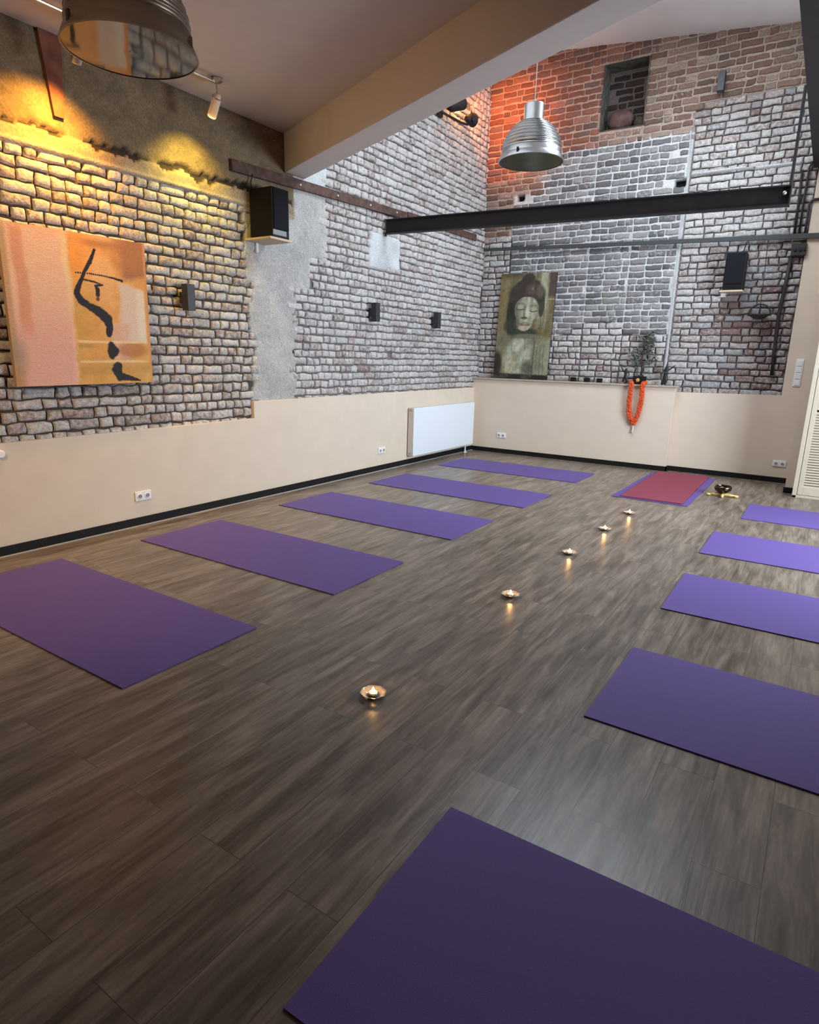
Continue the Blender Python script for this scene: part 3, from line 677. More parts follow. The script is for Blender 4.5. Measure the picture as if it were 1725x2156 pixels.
MB().tube([(0, 0, .020), (.0005, 0, .027)], .0008, 6).build('wick', M_dark, wx)
MB().lathe([(.001, .022), (.0055, .026), (.0072, .031), (.0052, .037), (.0024, .043), (.0004, .048)], seg=14).build('flame', M_flame, cn, smooth=True)
cpos = [(3.378, -7.30), (3.371, -5.80), (3.368, -4.67), (3.381, -3.76), (3.400, -2.975)]
clab = [None, 'lit tealight in a glass dish, second from the camera', 'lit tealight in a glass dish in the middle of the row',
    'lit tealight in a glass dish, second from the far end of the row', 'lit tealight in a glass dish closest to the red mat']
for i, (x, y) in enumerate(cpos):
    if i: dup(cn, (x, y, 0), rz=i*.7, label=clab[i])
    light('tealight_glow', 'POINT', (x, y, .045), None, 0.6, (1.0, 0.50, 0.16), radius=.006)

# ------------------------------------------------------------------ radiator
ro = (0.09, -1.08, 0.0)
rad = empty('radiator', ro, 'white flat panel radiator on the wall in the back left corner', 'radiator')
MB(ro).box((.125, -1.985, .125), (.142, -.18, .80)).build('front_panel', M_rad, rad, bevel=.006)
MB(ro).box((.045, -1.985, .125), (.124, -1.965, .80)).build('side_panel', M_radshade, rad, bevel=.004)
MB(ro).box((.045, -.20, .125), (.124, -.18, .80)).build('side_panel', M_radshade, rad, bevel=.004)
g = MB(ro)
for k in range(44):
    y = -1.955+k*.04; g.box((.05, y, .785), (.122, y+.012, .797))
g.box((.050, -1.96, .14), (.060, -.205, .78)); g.build('top_grille', M_rad, rad)
MB(ro).lathe([(.014, 0), (.014, .01)], (.085, -1.986, .765), 10, to_dir((0,-1,0))).build('vent_plug', M_silver, rad)
MB(ro).lathe([(.012, 0), (.012, .01)], (.085, -1.986, .16), 10, to_dir((0,-1,0))).build('vent_plug', M_silver, rad)
MB(ro).lathe([(.030, 0), (.030, .006), (.012, .012), (.011, .13)], (.10, -.36, 0), 14).build('foot', M_white, rad)
for y_ in (-1.75, -.45): MB(ro).box((.03, y_, .60), (.05, y_+.05, .70)).build('wall_bracket', M_white, rad)

# ------------------------------------------------------------------ sockets, switches
def socket(c, ax, label):
    """double wall socket; ax='x' faces +x, ax='y' faces -y"""
    c = Vector(c); o = empty('wall_socket', c, label, 'socket', 'double white wall sockets')
    if ax == 'x': o.rotation_euler = (0, 0, PI/2)
    # local: plate in xz facing -y
    MB().box((-.078, -.012, -.041), (.078, 0, .041)).build('face_plate', M_white, o, bevel=.004)
    for s in (-1, 1):
        q = MB().lathe([(.026, 0), (.026, .004), (.022, .005)], (s*.036, -.012, 0), 20, to_dir((0,-1,0))).build('socket_rim', M_white, o)
        w_ = MB().lathe([(.0185, 0), (.0185, .0012)], (s*.036, -.0168, 0), 18, to_dir((0,-1,0))).build('socket_well', mat('socket_well_grey', (.30,.29,.28), .6) if 'socket_well_grey' not in bpy.data.materials else bpy.data.materials['socket_well_grey'], o)
        MB().lathe([(.004, 0), (.004, .001)], (s*.036-.009, -.0182, 0), 8, to_dir((0,-1,0))).lathe([(.004, 0), (.004, .001)], (s*.036+.009, -.0182, 0), 8, to_dir((0,-1,0))).build('pin_hole', M_dark, w_)
    return o
socket((0.030, -6.155, .258), 'x', 'double white wall socket low on the left wall, nearest the camera')
socket((0.030, -2.60, .270), 'x', 'double white wall socket on the left wall beside the radiator')
socket((0.565, 0.0, .287), 'y', 'double white wall socket below the shelf near the radiator')
socket((4.505, YB-.025, .250), 'y', 'double white wall socket near the louvred door')
wf = MB().lathe([(.03, 0), (.03, .02), (.022, .028)], (.03, -7.25, .745), 16, to_dir((1,0,0))).build('wall_button', M_white)
tag(wf, 'small round white button on the left wall at the picture edge', 'switch')
so = (4.545, YB-.025, 1.25)
sw = empty('switch_strip', so, 'tall white strip of light switches on the beige wall by the door', 'switch')
MB(so).box((4.503, YB-.036, 1.245), (4.588, YB-.025, 1.585)).build('face_plate', M_white, sw, bevel=.004)
for k in range(4):
    z = 1.262+k*.079; MB(so).box((4.516, YB-.043, z), (4.575, YB-.036, z+.066)).build('rocker', M_white, sw, bevel=.003)

# ------------------------------------------------------------------ louvred door
do = (5.15, -.62, 0)
dr = empty('door_1', do, None, None); dr['kind'] = 'structure'
DX0, DX1 = 4.722, 5.62
MB(do).box((DX0, -.85, 0), (DX0+.045, -.60, 2.25)).box((DX1, -.85, 0), (DX1+.045, -.60, 2.25)).box((DX0, -.85, 2.25), (DX1+.045, -.60, 2.30)).box((DX0, -.85, 0), (DX1, -.60, .03)).build('door_frame', M_louv, dr, bevel=.004)
lf = MB(do); lx0, lx1 = DX0+.05, DX1-.005
for (a, b_) in ((lx0, (lx0+lx1)/2-.003), ((lx0+lx1)/2+.003, lx1)):
    lf.box((a, -.845, .035), (a+.05, -.81, 2.24)).box((b_-.05, -.845, .035), (b_, -.81, 2.24))
    for z0_, z1_ in ((.035, .13), (1.02, 1.10), (2.15, 2.24)): lf.box((a+.05, -.845, z0_), (b_-.05, -.81, z1_))
lf.build('door_leaf', M_louv, dr, bevel=.003)
lv = MB(do)
for (a, b_) in ((lx0, (lx0+lx1)/2-.003), ((lx0+lx1)/2+.003, lx1)):
    for z0_, z1_ in ((.13, 1.02), (1.10, 2.15)):
        z = z0_+.012
        while z < z1_-.01:
            lv.obox(((a+b_)/2, -.828, z), (b_-a-.1, .036, .006), rotm(math.radians(42))); z += .030
lv.build('louvres', M_louv, dr)
MB(do).box((DX0+.05, -.80, .035), (DX1, -.79, 2.24)).build('door_backing', M_dark, dr)
MB(do).lathe([(.014, 0), (.018, .02), (.012, .03)], (5.155, -.845, 1.05), 12, to_dir((0,-1,0))).build('door_knob', M_silver, dr, smooth=True)

# ------------------------------------------------------------------ speakers
def speaker(name, lo, hi, front, label, o):
    s = empty(name, o, label, 'speaker', 'wall speakers on small shelves')
    MB(o).box(lo, hi).build('cabinet', M_spk, s, bevel=.006)
    if front == 'x':
        x = hi[0]
        MB(o).box((x, lo[1]+.012, lo[2]+.075), (x+.012, hi[1]-.012, hi[2]-.012)).build('grille', M_grille, s, bevel=.004)
        MB(o).box((x, lo[1]+.005, lo[2]+.022), (x+.004, hi[1]-.04, lo[2]+.068)).build('control_panel', M_silver, s)
    else:
        y = lo[1]
        MB(o).box((lo[0]+.012, y-.012, lo[2]+.075), (hi[0]-.012, y, hi[2]-.012)).build('grille', M_grille, s, bevel=.004)
        MB(o).box((lo[0]+.012, y-.004, lo[2]+.02), (hi[0]-.012, y, lo[2]+.06)).build('control_panel', M_grille, s)
    return s
speaker('wall_speaker', (.030, -4.80, 2.550), (.325, -4.58, 2.985), 'x', 'big black speaker high on the left wall under the rusty rail', (.17, -4.6, 2.545))
speaker('wall_speaker', (3.56, -.10, 2.415), (3.79, .12, 2.865), 'y', 'black speaker on the back wall under the steel bar', (3.67, 0, 2.415))
def bracket(o, parts, label):
    s = empty('speaker_shelf', o, label, 'shelf', 'small shelves under the speakers'); q = MB(o); q.box(*parts[0]); q.build('board', M_wood, s, bevel=.003)
    q = MB(o); q.box(*parts[1]); q.build('bracket', M_frame, s); return s
bracket((.16, -4.6, 2.50), [((.0, -4.85, 2.527), (.345, -4.57, 2.548)), ((.0, -4.72, 2.44), (.02, -4.69, 2.527))], 'pale wooden shelf carrying the speaker on the left wall')
bracket((3.67, 0, 2.38), [((3.535, -.125, 2.392), (3.80, .14, 2.413)), ((3.535, .05, 2.345), (3.585, .14, 2.392))], 'pale wooden shelf carrying the speaker on the back wall')
o = MB().tube([(.045, -4.76, 3.12), (.03, -4.775, 3.05), (.04, -4.775, 2.99)], .006, 6).build('speaker_cable', M_spk); tag(o, 'short black cable above the speaker on the left wall', 'cable')
o = MB().tube([(3.745, .09, 3.01), (3.735, .07, 2.93), (3.725, .05, 2.868)], .007, 6).build('speaker_cable', M_spk); tag(o, 'short black cable above the speaker on the back wall', 'cable')

# ------------------------------------------------------------------ wall lights (up/down boxes)
def sconce(c, n, label):
    c = Vector(c); o = empty('wall_light', c, label, 'wall light', 'small dark box wall lights')
    if n == 'x': o.rotation_euler = (0, 0, PI/2)
    b = MB().box((-.04, -.115, -.11), (.04, -.035, .11)).build('housing', M_sconce, o, bevel=.003)
    MB().box((-.03, -.036, -.045), (.03, .012, .045)).build('back_plate', M_sconce, o, bevel=.002)
    for z in (-.1105, .1085): MB().lathe([(.028, 0), (.028, .002)], (0, -.075, z), 16).build('lens', M_inner, o)
    return o
sconce((.012, -5.60, 1.945), 'x', 'dark box wall light to the right of the orange painting')
sconce((.012, -2.84, 2.01), 'x', 'dark box wall light, left one of the pair by the plaster seam')
sconce((.012, -1.36, 2.00), 'x', 'dark box wall light on the left wall nearest the back corner')
sconce((3.21, YB-.012, 4.885), 'y', 'dark box wall light high on the back wall right of the niche')

# ------------------------------------------------------------------ pendant lamps
def lamp_profile(s):
    p = []; 
    p += [(.076, .485), (.080, .475), (.080, .345), (.084, .335)]
    n = 8
    for k in range(n):
        t = k/n; r = .088+(.232-.088)*math.sin(t*PI/2*.97)**.86; z = .335-(.335-.098)*t**1.15
        t2 = (k+.55)/n; r2 = .088+(.232-.088)*math.sin(t2*PI/2*.97)**.86; z2 = .335-(.335-.098)*t2**1.15
        p += [(r-.001, z), (r+.010, z-.004), (r2+.013, (z+z2)/2), (r2+.009, z2+.004), (r2-.002, z2)]
    p += [(.240, .095), (.247, .090), (.247, .052), (.252, .046), (.268, .006), (.270, 0.0)]
    return [(r*s, z*s) for r, z in p]
def pendant(loc, label, cordtop, m, w=1.0, hh=1.0):
    o = empty('pendant_lamp', loc, label, 'lamp', 'industrial metal pendant lamps'); s = 1.0
    pr = lamp_profile(s); inn = [(r-.004, z) for r, z in reversed(pr)]
    q = MB(); q.lathe(pr[::-1], seg=56, cap=False); q.lathe([(r-.005, z+.001) for r, z in pr], seg=56, cap=False)
    q.lathe([(.270, 0), (.262, -.002)], seg=56, cap=False); q.lathe([(.262, -.002), (.264, .002)], seg=56, cap=False)
    q.lathe([(.001, .487), (.076, .485)], seg=56, cap=False)
    sh = q.build('shade', m, o, smooth=True)
    MB().lathe([(.001, .006), (.264, .004), (.264, .001), (.001, .003)], seg=48, cap=False).build('glass_cover', M_mirror if m is M_alud else M_mirror2, o)
    for k in range(3):
        t = k*2*PI/3+.5; c, s_ = math.cos(t), math.sin(t)
        MB().obox((.259*c, .259*s_, .030), (.010, .016, .055), rotm(0, 0, t)).build('clip', M_steel, o)
    MB().tube([(0, 0, .486*hh), (0, 0, cordtop-loc[2])], .004, 6).build('cord', M_cord, o)
    MB().lathe([(.02, .485), (.012, .52)], seg=12).build('cord_grip', M_white, o)
    for c_ in o.children: c_.scale = (w, w, hh) if c_.name.split('.')[0] not in ('cord',) else (1, 1, 1)
    return o
pendant((2.09, -7.40, 2.76), 'large dark metal pendant lamp cut off by the top left edge', 3.60, M_alud, 1.05)
pendant((2.535, -4.02, 3.082), 'silver ribbed metal pendant lamp hanging in front of the back wall', rz(2.535), M_alu, 1.0, .88)

# ------------------------------------------------------------------ track with spotlights on the near ceiling
tr = empty('ceiling_track', (.45, -6.6, 3.585), 'thin metal lighting track under the near ceiling', 'track')
MB((.45,-6.6,3.585)).tube([(.45, -9.0, 3.565), (.45, -5.52, 3.565)], .009, 8).build('rail', M_track, tr)
for y in (-8.2, -6.9, -5.56):
    MB((.45,-6.6,3.585)).tube([(.45, y, 3.565), (.45, y, 3.60)], .006, 8).build('stand_off', M_track, tr)
def spot(loc, aim, label, m_head, glow):
    loc = Vector(loc); o = empty('track_spotlight', loc, label, 'spotlight', 'spotlights on the near ceiling track'); aim = (Vector(aim)-loc)
    MB().lathe([(.045, 0), (.045, -.018), (.02, -.025)], seg=16).build('canopy', M_track, o)
    MB().tube([(0, 0, -.02), (0, 0, -.10)], .006, 8).build('stem', M_track, o)
    p = Vector((0, 0, -.13)); d = (aim-p).normalized(); R = to_dir(d)
    MB().lathe([(.018, -.03), (.034, 0), (.036, .15), (.030, .155)], p, 20, R).build('head', m_head, o, smooth=True)
    MB().lathe([(.0305, .150), (.001, .1505)], p, 16, R, cap=False).build('lens', glow, o)
    MB().lathe([(.040, -.004), (.040, .004)], p, 16, R).build('clamp_ring', M_track, o)
    return loc + p + d*.18, d
h, d_ = spot((.45, -5.50, 3.59), (.02, -5.42, 2.95), 'small pale spotlight at the end of the ceiling track', M_frost, M_lens)
light('yellow_spot', 'SPOT', h, (-.38, .03, -.68), 66, (1.0, .74, .12), spot=math.radians(112), blend=1.0, radius=.03)
h, d_ = spot((.45, -6.62, 3.59), (.02, -6.60, 2.75), 'small spotlight on the ceiling track behind the dark lamp', M_track, M_lens)
light('orange_spot', 'SPOT', h, (-.36, -.10, -.74), 165, (1.0, .46, .06), spot=math.radians(126), blend=1.0, radius=.03)

for k_, (lx, ly, ax_, ay_, az_, e_) in enumerate(((2.6, -10.2, 0, -7.2, .8, 230), (3.4, -10.4, 0.2, -4.6, 1.0, 210))):  # added spotlights out of view, warm fill for the left wall
    h, d_ = spot((lx, ly, 3.59), (ax_, ay_, az_), ('added fill spotlight behind the camera aimed at the left wall', 'added fill spotlight behind the camera, the one further right')[k_], M_track, M_lens)
    light('warm_fill_spot', 'SPOT', h, d_, e_, (1.0, .66, .36), spot=math.radians(75), blend=1.0, radius=.04)

# ------------------------------------------------------------------ stage spotlight in the void
fo = (.12, -1.05, 4.70)
fl = empty('stage_spotlight', fo, 'black stage spotlight with flaps high on the left wall of the void', 'spotlight')
MB(fo).box((.0, -1.42, 4.60), (.035, -1.30, 4.72)).build('wall_plate', M_steel, fl)
MB(fo).tube([(.03, -1.36, 4.66), (.10, -1.28, 4.62), (.16, -1.02, 4.60), (.17, -.86, 4.62)], .016, 8).build('yoke', M_steel, fl)
R = to_dir((.45, 1, .42)); pc = Vector((.16, -1.16, 4.78))
MB(fo).lathe([(.05, -.14), (.075, -.10), (.085, .10), (.08, .11)], pc, 20, R).build('housing', M_steel, fl)
MB(fo).lathe([(.076, .112), (.001, .1125)], pc, 18, R, cap=False).build('lens', M_lens2, fl)
R2 = to_dir((.9, .3, -.1)); MB(fo).obox((.20, -.80, 4.72), (.16, .15, .008), to_dir((.8, .5, .2))).build('barn_door', M_steel, fl)
MB(fo).lathe([(.03, -.10), (.06, -.04), (.09, .06)], (.18, -.80, 4.70), 16, to_dir((.2, 1, .1))).build('second_head', M_steel, fl)
light('red_spot', 'SPOT', (.30, -.92, 4.92), (.02, 1.0, -.10), 115, (1.0, .25, .05), spot=math.radians(96), blend=.9, radius=.05)
light('orange_wash', 'POINT', (.14, -.93, 4.93), None, 13, (1.0, .38, .06), radius=.02)

# ------------------------------------------------------------------ painted pictures
def canvas(name, w_, h_, t, nx, ny, paint, label, M4, edgecol, group=None):
    """w_ x h_ canvas of thickness t; local x right, z up, painted side looks along -y"""
    root = bpy.data.objects.new(name, None); COL.objects.link(root); root.matrix_world = M4; tag(root, label, 'painting', group)
    U, V = np.meshgrid(np.linspace(0, 1, nx), np.linspace(0, 1, ny), indexing='ij')
    C = np.ones(U.shape+(4,)); C[..., :3] = paint(U, V)
    P = np.stack([U*w_, np.zeros_like(U)-t-0.0006, V*h_], -1).reshape(-1, 3)
    i, j = np.meshgrid(np.arange(nx-1), np.arange(ny-1), indexing='ij')
    F = np.stack([i*ny+j, (i+1)*ny+j, (i+1)*ny+j+1, i*ny+j+1], -1).reshape(-1, 4)
    np_mesh('painted_face', P, F, C.reshape(-1, 4), (M_paint,), root)
    MB().box((0, -t, 0), (w_, 0, h_)).build('stretcher', edgecol, root)
    return root
M_paint = vcol_mat('brushed_paint', None, rough=0.6, bump=0.25, bscale=90, nscale=30, vary=0.07)
def mixc(c, m, col):
    m = np.clip(m, 0, 1)[..., None]; return c*(1-m)+np.array(col)*m
def stroke(U, V, pts, wid, asp=1.0, seed=0):
    """soft mask for a brush stroke; widths are in u units"""
    best = np.full(U.shape, 9.)
    P = []; W_ = []
    for i in range(len(pts)-1):
        for t in np.linspace(0, 1, 6, endpoint=(i == len(pts)-2)):
            P.append(np.array(pts[i])*(1-t)+np.array(pts[i+1])*t); W_.append(wid[i]*(1-t)+wid[i+1]*t)
    for p, w2 in zip(P, W_):
        d = np.hypot(U-p[0], (V-p[1])*asp)/(w2/2); best = np.minimum(best, d)
    best = best + (fbm(U*60, V*60, seed+70, 2)-.5)*.35
    return np.clip((1.12-best)/.24, 0, 1)
def sm1(x, a, b): return sm(x, a, b)
def paint_orange(U, V):
    n = fbm(U*7, V*7, 101); n2 = fbm(U*22, V*22, 102); n3 = fbm(U*3, V*14, 103); wob = (fbm(V*9, V*0+2, 104)-.5)*.03
    c = np.ones(U.shape+(3,))*np.array((.66, .31, .075))
    c = mixc(c, sm1(n, .4, .7)*.6, (.72, .42, .16))
    c = mixc(c, sm1(V, .35, .1)*.5*n3*2, (.50, .30, .06))
    # left side: pale panel between two columns
    c = mixc(c, sm1(U+wob, .43, .40), (.70, .46, .30))
    c = mixc(c, sm1(U, .42, .38)*sm1(V, .70, .25)*.9, (.66, .36, .28))
    c = mixc(c, sm1(U, .42, .38)*sm1(n2, .45, .7)*.35, (.58, .30, .22))
    c = mixc(c, sm1(np.abs(U-.10-(1-V)*.015+wob), .055, .02)*sm1(V, .28, .42)*.75, (.56, .24, .13))
    c = mixc(c, sm1(U, .05, .02)*.8, (.40, .25, .11)); c = mixc(c, sm1(U, .12, .04)*sm1(V, .40, .20)*sm1(V, .05, .18)*.7, (.26, .22, .14))
    c = mixc(c, sm1(U, .095, .04)*sm1(V, .16, .10)*.7, (.40, .22, .09))
    c = mixc(c, sm1(np.abs(U-.405+wob), .035, .01)*sm1(V, .35, .8)*.7, (.72, .55, .30))
    c = mixc(c, sm1(V, .955, .99)*.6, (.72, .42, .22))
    # right field
    R_ = sm1(U, .425, .445)
    c = mixc(c, R_*sm1(V, .60, .85)*.7*sm1(U, .72, .5), (.78, .30, .04))
    c = mixc(c, R_*sm1(np.hypot((U-.66)/.11, (V-.74)/.17), 1.15, .5)*.75, (.72, .42, .17))
    c = mixc(c, R_*sm1(U+n*.12, .80, .92)*sm1(V+n*.1, .76, .84), (.34, .14, .06))
    c = mixc(c, R_*sm1(V, .90, .95)*sm1(V, .99, .95)*sm1(U, .44, .6)*.7, (.36, .15, .05))
    c = mixc(c, R_*sm1(U, .70, .76)*sm1(V+n*.06, .80, .86)*.5, (.46, .19, .06))
    c = mixc(c, R_*sm1(np.abs(V-.45), .30, .1)*sm1(U, .68, .55)*.75*sm1(n, .2, .6), (.52, .30, .055))
    c = mixc(c, R_*sm1(V, .66, .5)*sm1(V, .36, .44)*sm1(U, .47, .44)*.8, (.50, .30, .10))
    wm = sm1(U+wob, .74-.0, .80)*sm1(U, .975, .96)*sm1(V+(U-.8)*.25+wob, .715, .69)*sm1(V, .28, .31)
    c = mixc(c, wm, (.62, .50, .38)); c = mixc(c, wm*sm1(n2, .4, .7)*.4, (.55, .38, .30)); c = mixc(c, wm*sm1(U, .88, .93)*.5, (.72, .64, .50))
    pk = sm1(U, .67, .71)*sm1(U, .86, .80)*sm1(V, .44, .42)*sm1(V, .13, .20)
    c = mixc(c, pk*.8, (.62, .38, .27))
    c = mixc(c, R_*sm1(np.hypot((U-.85)/.16, (V-.24)/.07), 1.1, .5)*.85, (.40, .16, .05))
    for vv, k in ((.295, .8), (.155, .7)):
        c = mixc(c, R_*sm1(np.abs(V-vv-(n3-.5)*.02), .012, .004)*k*sm1(U, 1.0, .9), (.76, .56, .30))
    c = mixc(c, R_*sm1(np.abs(V-.265), .02, .008)*.6*sm1(U, .6, .5), (.34, .22, .06))
    c = mixc(c, R_*sm1(np.abs(V-.10-(n3-.5)*.06), .04, .01)*.5, (.42, .24, .06))
    c = mixc(c, sm1(U, .975, .985)*.9, (.58, .26, .09))
    K = (.012, .009, .010)
    main = [(.608,.906),(.571,.827),(.526,.761),(.494,.696),(.470,.652),(.456,.608),(.483,.565),(.542,.530),(.614,.495),(.666,.452),(.676,.401),(.668,.352)]
    c = mixc(c, stroke(U, V, main, [.022,.030,.026,.028,.036,.046,.050,.052,.070,.072,.054,.050], 1), K)
    c = mixc(c, stroke(U, V, [(.678,.272),(.690,.235),(.678,.200)], [.050,.085,.055], 1, 2), K)
    c = mixc(c, stroke(U, V, [(.721,.128),(.706,.100),(.728,.050),(.808,.036),(.890,.018)], [.055,.078,.066,.040,.014], 1, 3), K)
    c = mixc(c, stroke(U, V, [(.462,.746),(.56,.748),(.647,.744),(.73,.735),(.800,.722)], [.012,.013,.012,.015,.020], 1, 4), K)
    c = mixc(c, stroke(U, V, [(.512,.706),(.589,.697),(.648,.680)], [.015,.015,.012], 1, 5), K)
    c = mixc(c, stroke(U, V, [(.648,.680),(.595,.672),(.609,.650),(.606,.612)], [.012,.018,.030,.030], 1, 6), K)
    c = mixc(c, sm1(np.hypot(U-.605, (V-.584)), .017, .011), (.16, .03, .03))
    return c*(0.9+.2*n2)[..., None]
# frame of the orange canvas: lower edge at the wall, leaning out slightly at the top
p00 = Vector((.055, -7.105, 1.215)); ex = Vector((0, 1, .012)).normalized(); ez = Vector((.028, .045, 1)).normalized(); ez = (ez-ex*ez.dot(ex)).normalized(); nrm = ex.cross(ez)
M4 = Matrix(((ex.x, -nrm.x, ez.x, p00.x), (ex.y, -nrm.y, ez.y, p00.y), (ex.z, -nrm.z, ez.z, p00.z), (0, 0, 0, 1)))
canvas('abstract_painting', 1.09, 1.09, .035, 280, 280, paint_orange, 'square orange and pink abstract canvas with a black brush line on the left wall', M4, mat('canvas_edge', (.42, .25, .12), .8))

def paint_statue(U, V):
    A = 1.7   # height / width
    n = fbm(U*9, V*9*A, 201); st = fbm(U*26, V*5, 202); n2 = fbm(U*30, V*50, 203)
    c = np.ones(U.shape+(3,))*np.array((.15, .12, .055))
    c = mixc(c, sm1(st, .45, .7)*.7, (.27, .24, .13)); c = mixc(c, sm1(U, .22, .10)*.5, (.25, .19, .08))
    c = mixc(c, sm1(V, .93, .99)*sm1(U, .55, .3)*.8, (.09, .065, .035))
    c = mixc(c, sm1(np.abs(U-.80), .10, .05)*sm1(V, .45, .6)*.8*sm1(st, .2, .6), (.42, .43, .29))
    c = mixc(c, sm1(U, .87, .90)*sm1(V, .76, .80), (.085, .055, .045))
    c = mixc(c, sm1(np.abs(V-.757), .006, .002)*sm1(U, .8, .84)*.8, (.45, .43, .25))
    def ell(u, v, a, b, s=.12): return sm1(np.hypot((U-u)/a, (V-v)/b), 1+s, 1-s)
    D = (.022, .022, .017)
    # hair behind the face, top knot
    c = mixc(c, ell(.27, .62, .12, .19, .2)*.95, D); c = mixc(c, ell(.50, .80, .335, .125), (.050, .040, .032)); c = mixc(c, np.maximum(ell(.51, .935, .125, .065), ell(.51, .895, .22, .05)), (.048, .036, .03))
    c = mixc(c, ell(.78, .70, .055, .11)*.9, (.04, .035, .025)); c = mixc(c, ell(.24, .50, .12, .08, .3)*.8, (.035, .045, .035))
    c = mixc(c, ell(.60, .85, .10, .05, .5)*.6, (.15, .105, .085)); c = mixc(c, ell(.74, .83, .06, .06, .5)*.5, (.17, .14, .10)); c = mixc(c, ell(.645, .855, .012, .03)*.8, (.01, .01, .01)); c = mixc(c, ell(.60, .855, .010, .012)*.7, (.30, .26, .22))
    # shoulders, robe
    body = np.maximum(ell(.50, .12, .40, .29, .05), sm1(V, .30, .27)*sm1(U, .12, .16))
    c = mixc(c, ell(.10, .33, .12, .12, .3)*.8, (.21, .20, .12)); c = mixc(c, body*sm1(U, .10, .2), (.26, .26, .17)); c = mixc(c, np.maximum(ell(.44,.26,.24,.13,.25), ell(.36,.15,.22,.12,.25))*sm1(U, .735, .70), (.40, .40, .28))
    c = mixc(c, ell(.48, .28, .17, .09, .6)*.9, (.52, .52, .39)); c = mixc(c, ell(.30, .12, .13, .07, .6)*.8, (.46, .43, .28))
    c = mixc(c, sm1(U, .70, .74)*sm1(V, .42, .38)*.9*(.4+.8*st), (.30, .29, .19)); c = mixc(c, sm1(np.abs(U-.715), .016, .006)*sm1(V, .39, .34)*.8, (.05, .05, .035))
    for k, uu in enumerate((.78, .84, .90)): c = mixc(c, sm1(np.abs(U-uu-.01*np.sin(V*20)), .010, .003)*sm1(V, .38, .3)*.55, (.06, .06, .04))
    c = mixc(c, sm1(U, .10, .02)*sm1(V, .30, .2)*.9, D); c = mixc(c, ell(.04, .13, .10, .12, .3)*.9, D)
    c = mixc(c, sm1(n, .5, .75)*sm1(V, .2, .1)*.6, (.06, .06, .045)); c = mixc(c, ell(.62, .11, .12, .06, .5)*.8, (.075, .08, .06))
    # neck and jaw shade, then face
    c = mixc(c, ell(.50, .44, .26, .05, .3)*.95, (.035, .045, .035)); c = mixc(c, ell(.55, .41, .22, .022, .4)*.8, (.20, .19, .13))
    face = np.maximum(ell(.515, .66, .215, .125, .05), ell(.495, .550, .150, .090, .08)); F_ = (.40, .395, .275)
    c = mixc(c, face*(V < .782), F_); c = mixc(c, face*sm1(U, .50, .30)*.9*(V < .78), (.115, .11, .075)); c = mixc(c, face*sm1(U, .66, .74)*.7, (.16, .155, .105)); c = mixc(c, face*sm1(n, .5, .8)*.4, (.20, .20, .13)); c = mixc(c, face*sm1(V, .62, .5)*sm1(U, .55, .7)*.5, (.20, .20, .14))
    c = mixc(c, ell(.56, .73, .10, .035, .6)*.5, (.42, .41, .31))
    for u, v in ((.40, .690), (.64, .672)):
        c = mixc(c, ell(u, v+.004, .088, .034, .4)*.8, (.15, .15, .105)); c = mixc(c, ell(u+.008, v-.004, .058, .023, .45)*.85, (.42, .41, .29)); 
        c = mixc(c, sm1(np.abs(V-(v-.030)-.55*(U-u)**2*2), .0050, .002)*sm1(np.abs(U-u), .085, .07), (.03, .03, .02))
    c = mixc(c, sm1(np.abs(U-.482+(V-.6)*.05), .030, .004)*sm1(V, .59, .60)*sm1(V, .72, .68)*.75, (.13, .13, .09)); c = mixc(c, ell(.54, .63, .038, .055, .5)*.8, (.60, .58, .43))
    c = mixc(c, ell(.485, .583, .065, .013, .3)*.9, (.06, .055, .04)); c = mixc(c, ell(.51, .523, .10, .020, .4)*.85, (.10, .085, .06)); c = mixc(c, ell(.515, .529, .055, .009, .5)*.8, (.36, .30, .21))
    c = mixc(c, ell(.49, .488, .085, .022, .5)*.8, (.46, .38, .26)); c = mixc(c, ell(.36, .53, .05, .05, .4)*.6, (.10, .09, .06))
    c = mixc(c, ell(.775, .54, .022, .07)*.8, (.07, .07, .05)); c = mixc(c, ell(.768, .55, .010, .05)*.8, (.36, .35, .24))
    c = mixc(c, sm1(V, .055+.0*U, .035), (.018, .018, .020))
    c = mixc(c, sm1(fbm(U*5, V*9, 211), .5, .75)*.5*(V < .40), (.13, .12, .07)); c = mixc(c, sm1(st, .62, .8)*.45, (.07, .065, .04))
    return c*(.62+.6*n2)[..., None]*.95
bl = Vector((.335, .075, 1.192)); ex = Vector((.905, 0, -.012)).normalized(); ez = Vector((.048, .062, 1.54)).normalized(); ez = (ez-ex*ez.dot(ex)).normalized(); nrm = ex.cross(ez)
M4 = Matrix(((ex.x, -nrm.x, ez.x, bl.x), (ex.y, -nrm.y, ez.y, bl.y), (ex.z, -nrm.z, ez.z, bl.z+.012), (0, 0, 0, 1)))
canvas('buddha_picture', .905, 1.575, .022, 170, 290, paint_statue, 'tall dark canvas of a stone Buddha bust leaning on the shelf', M4, M_dark)

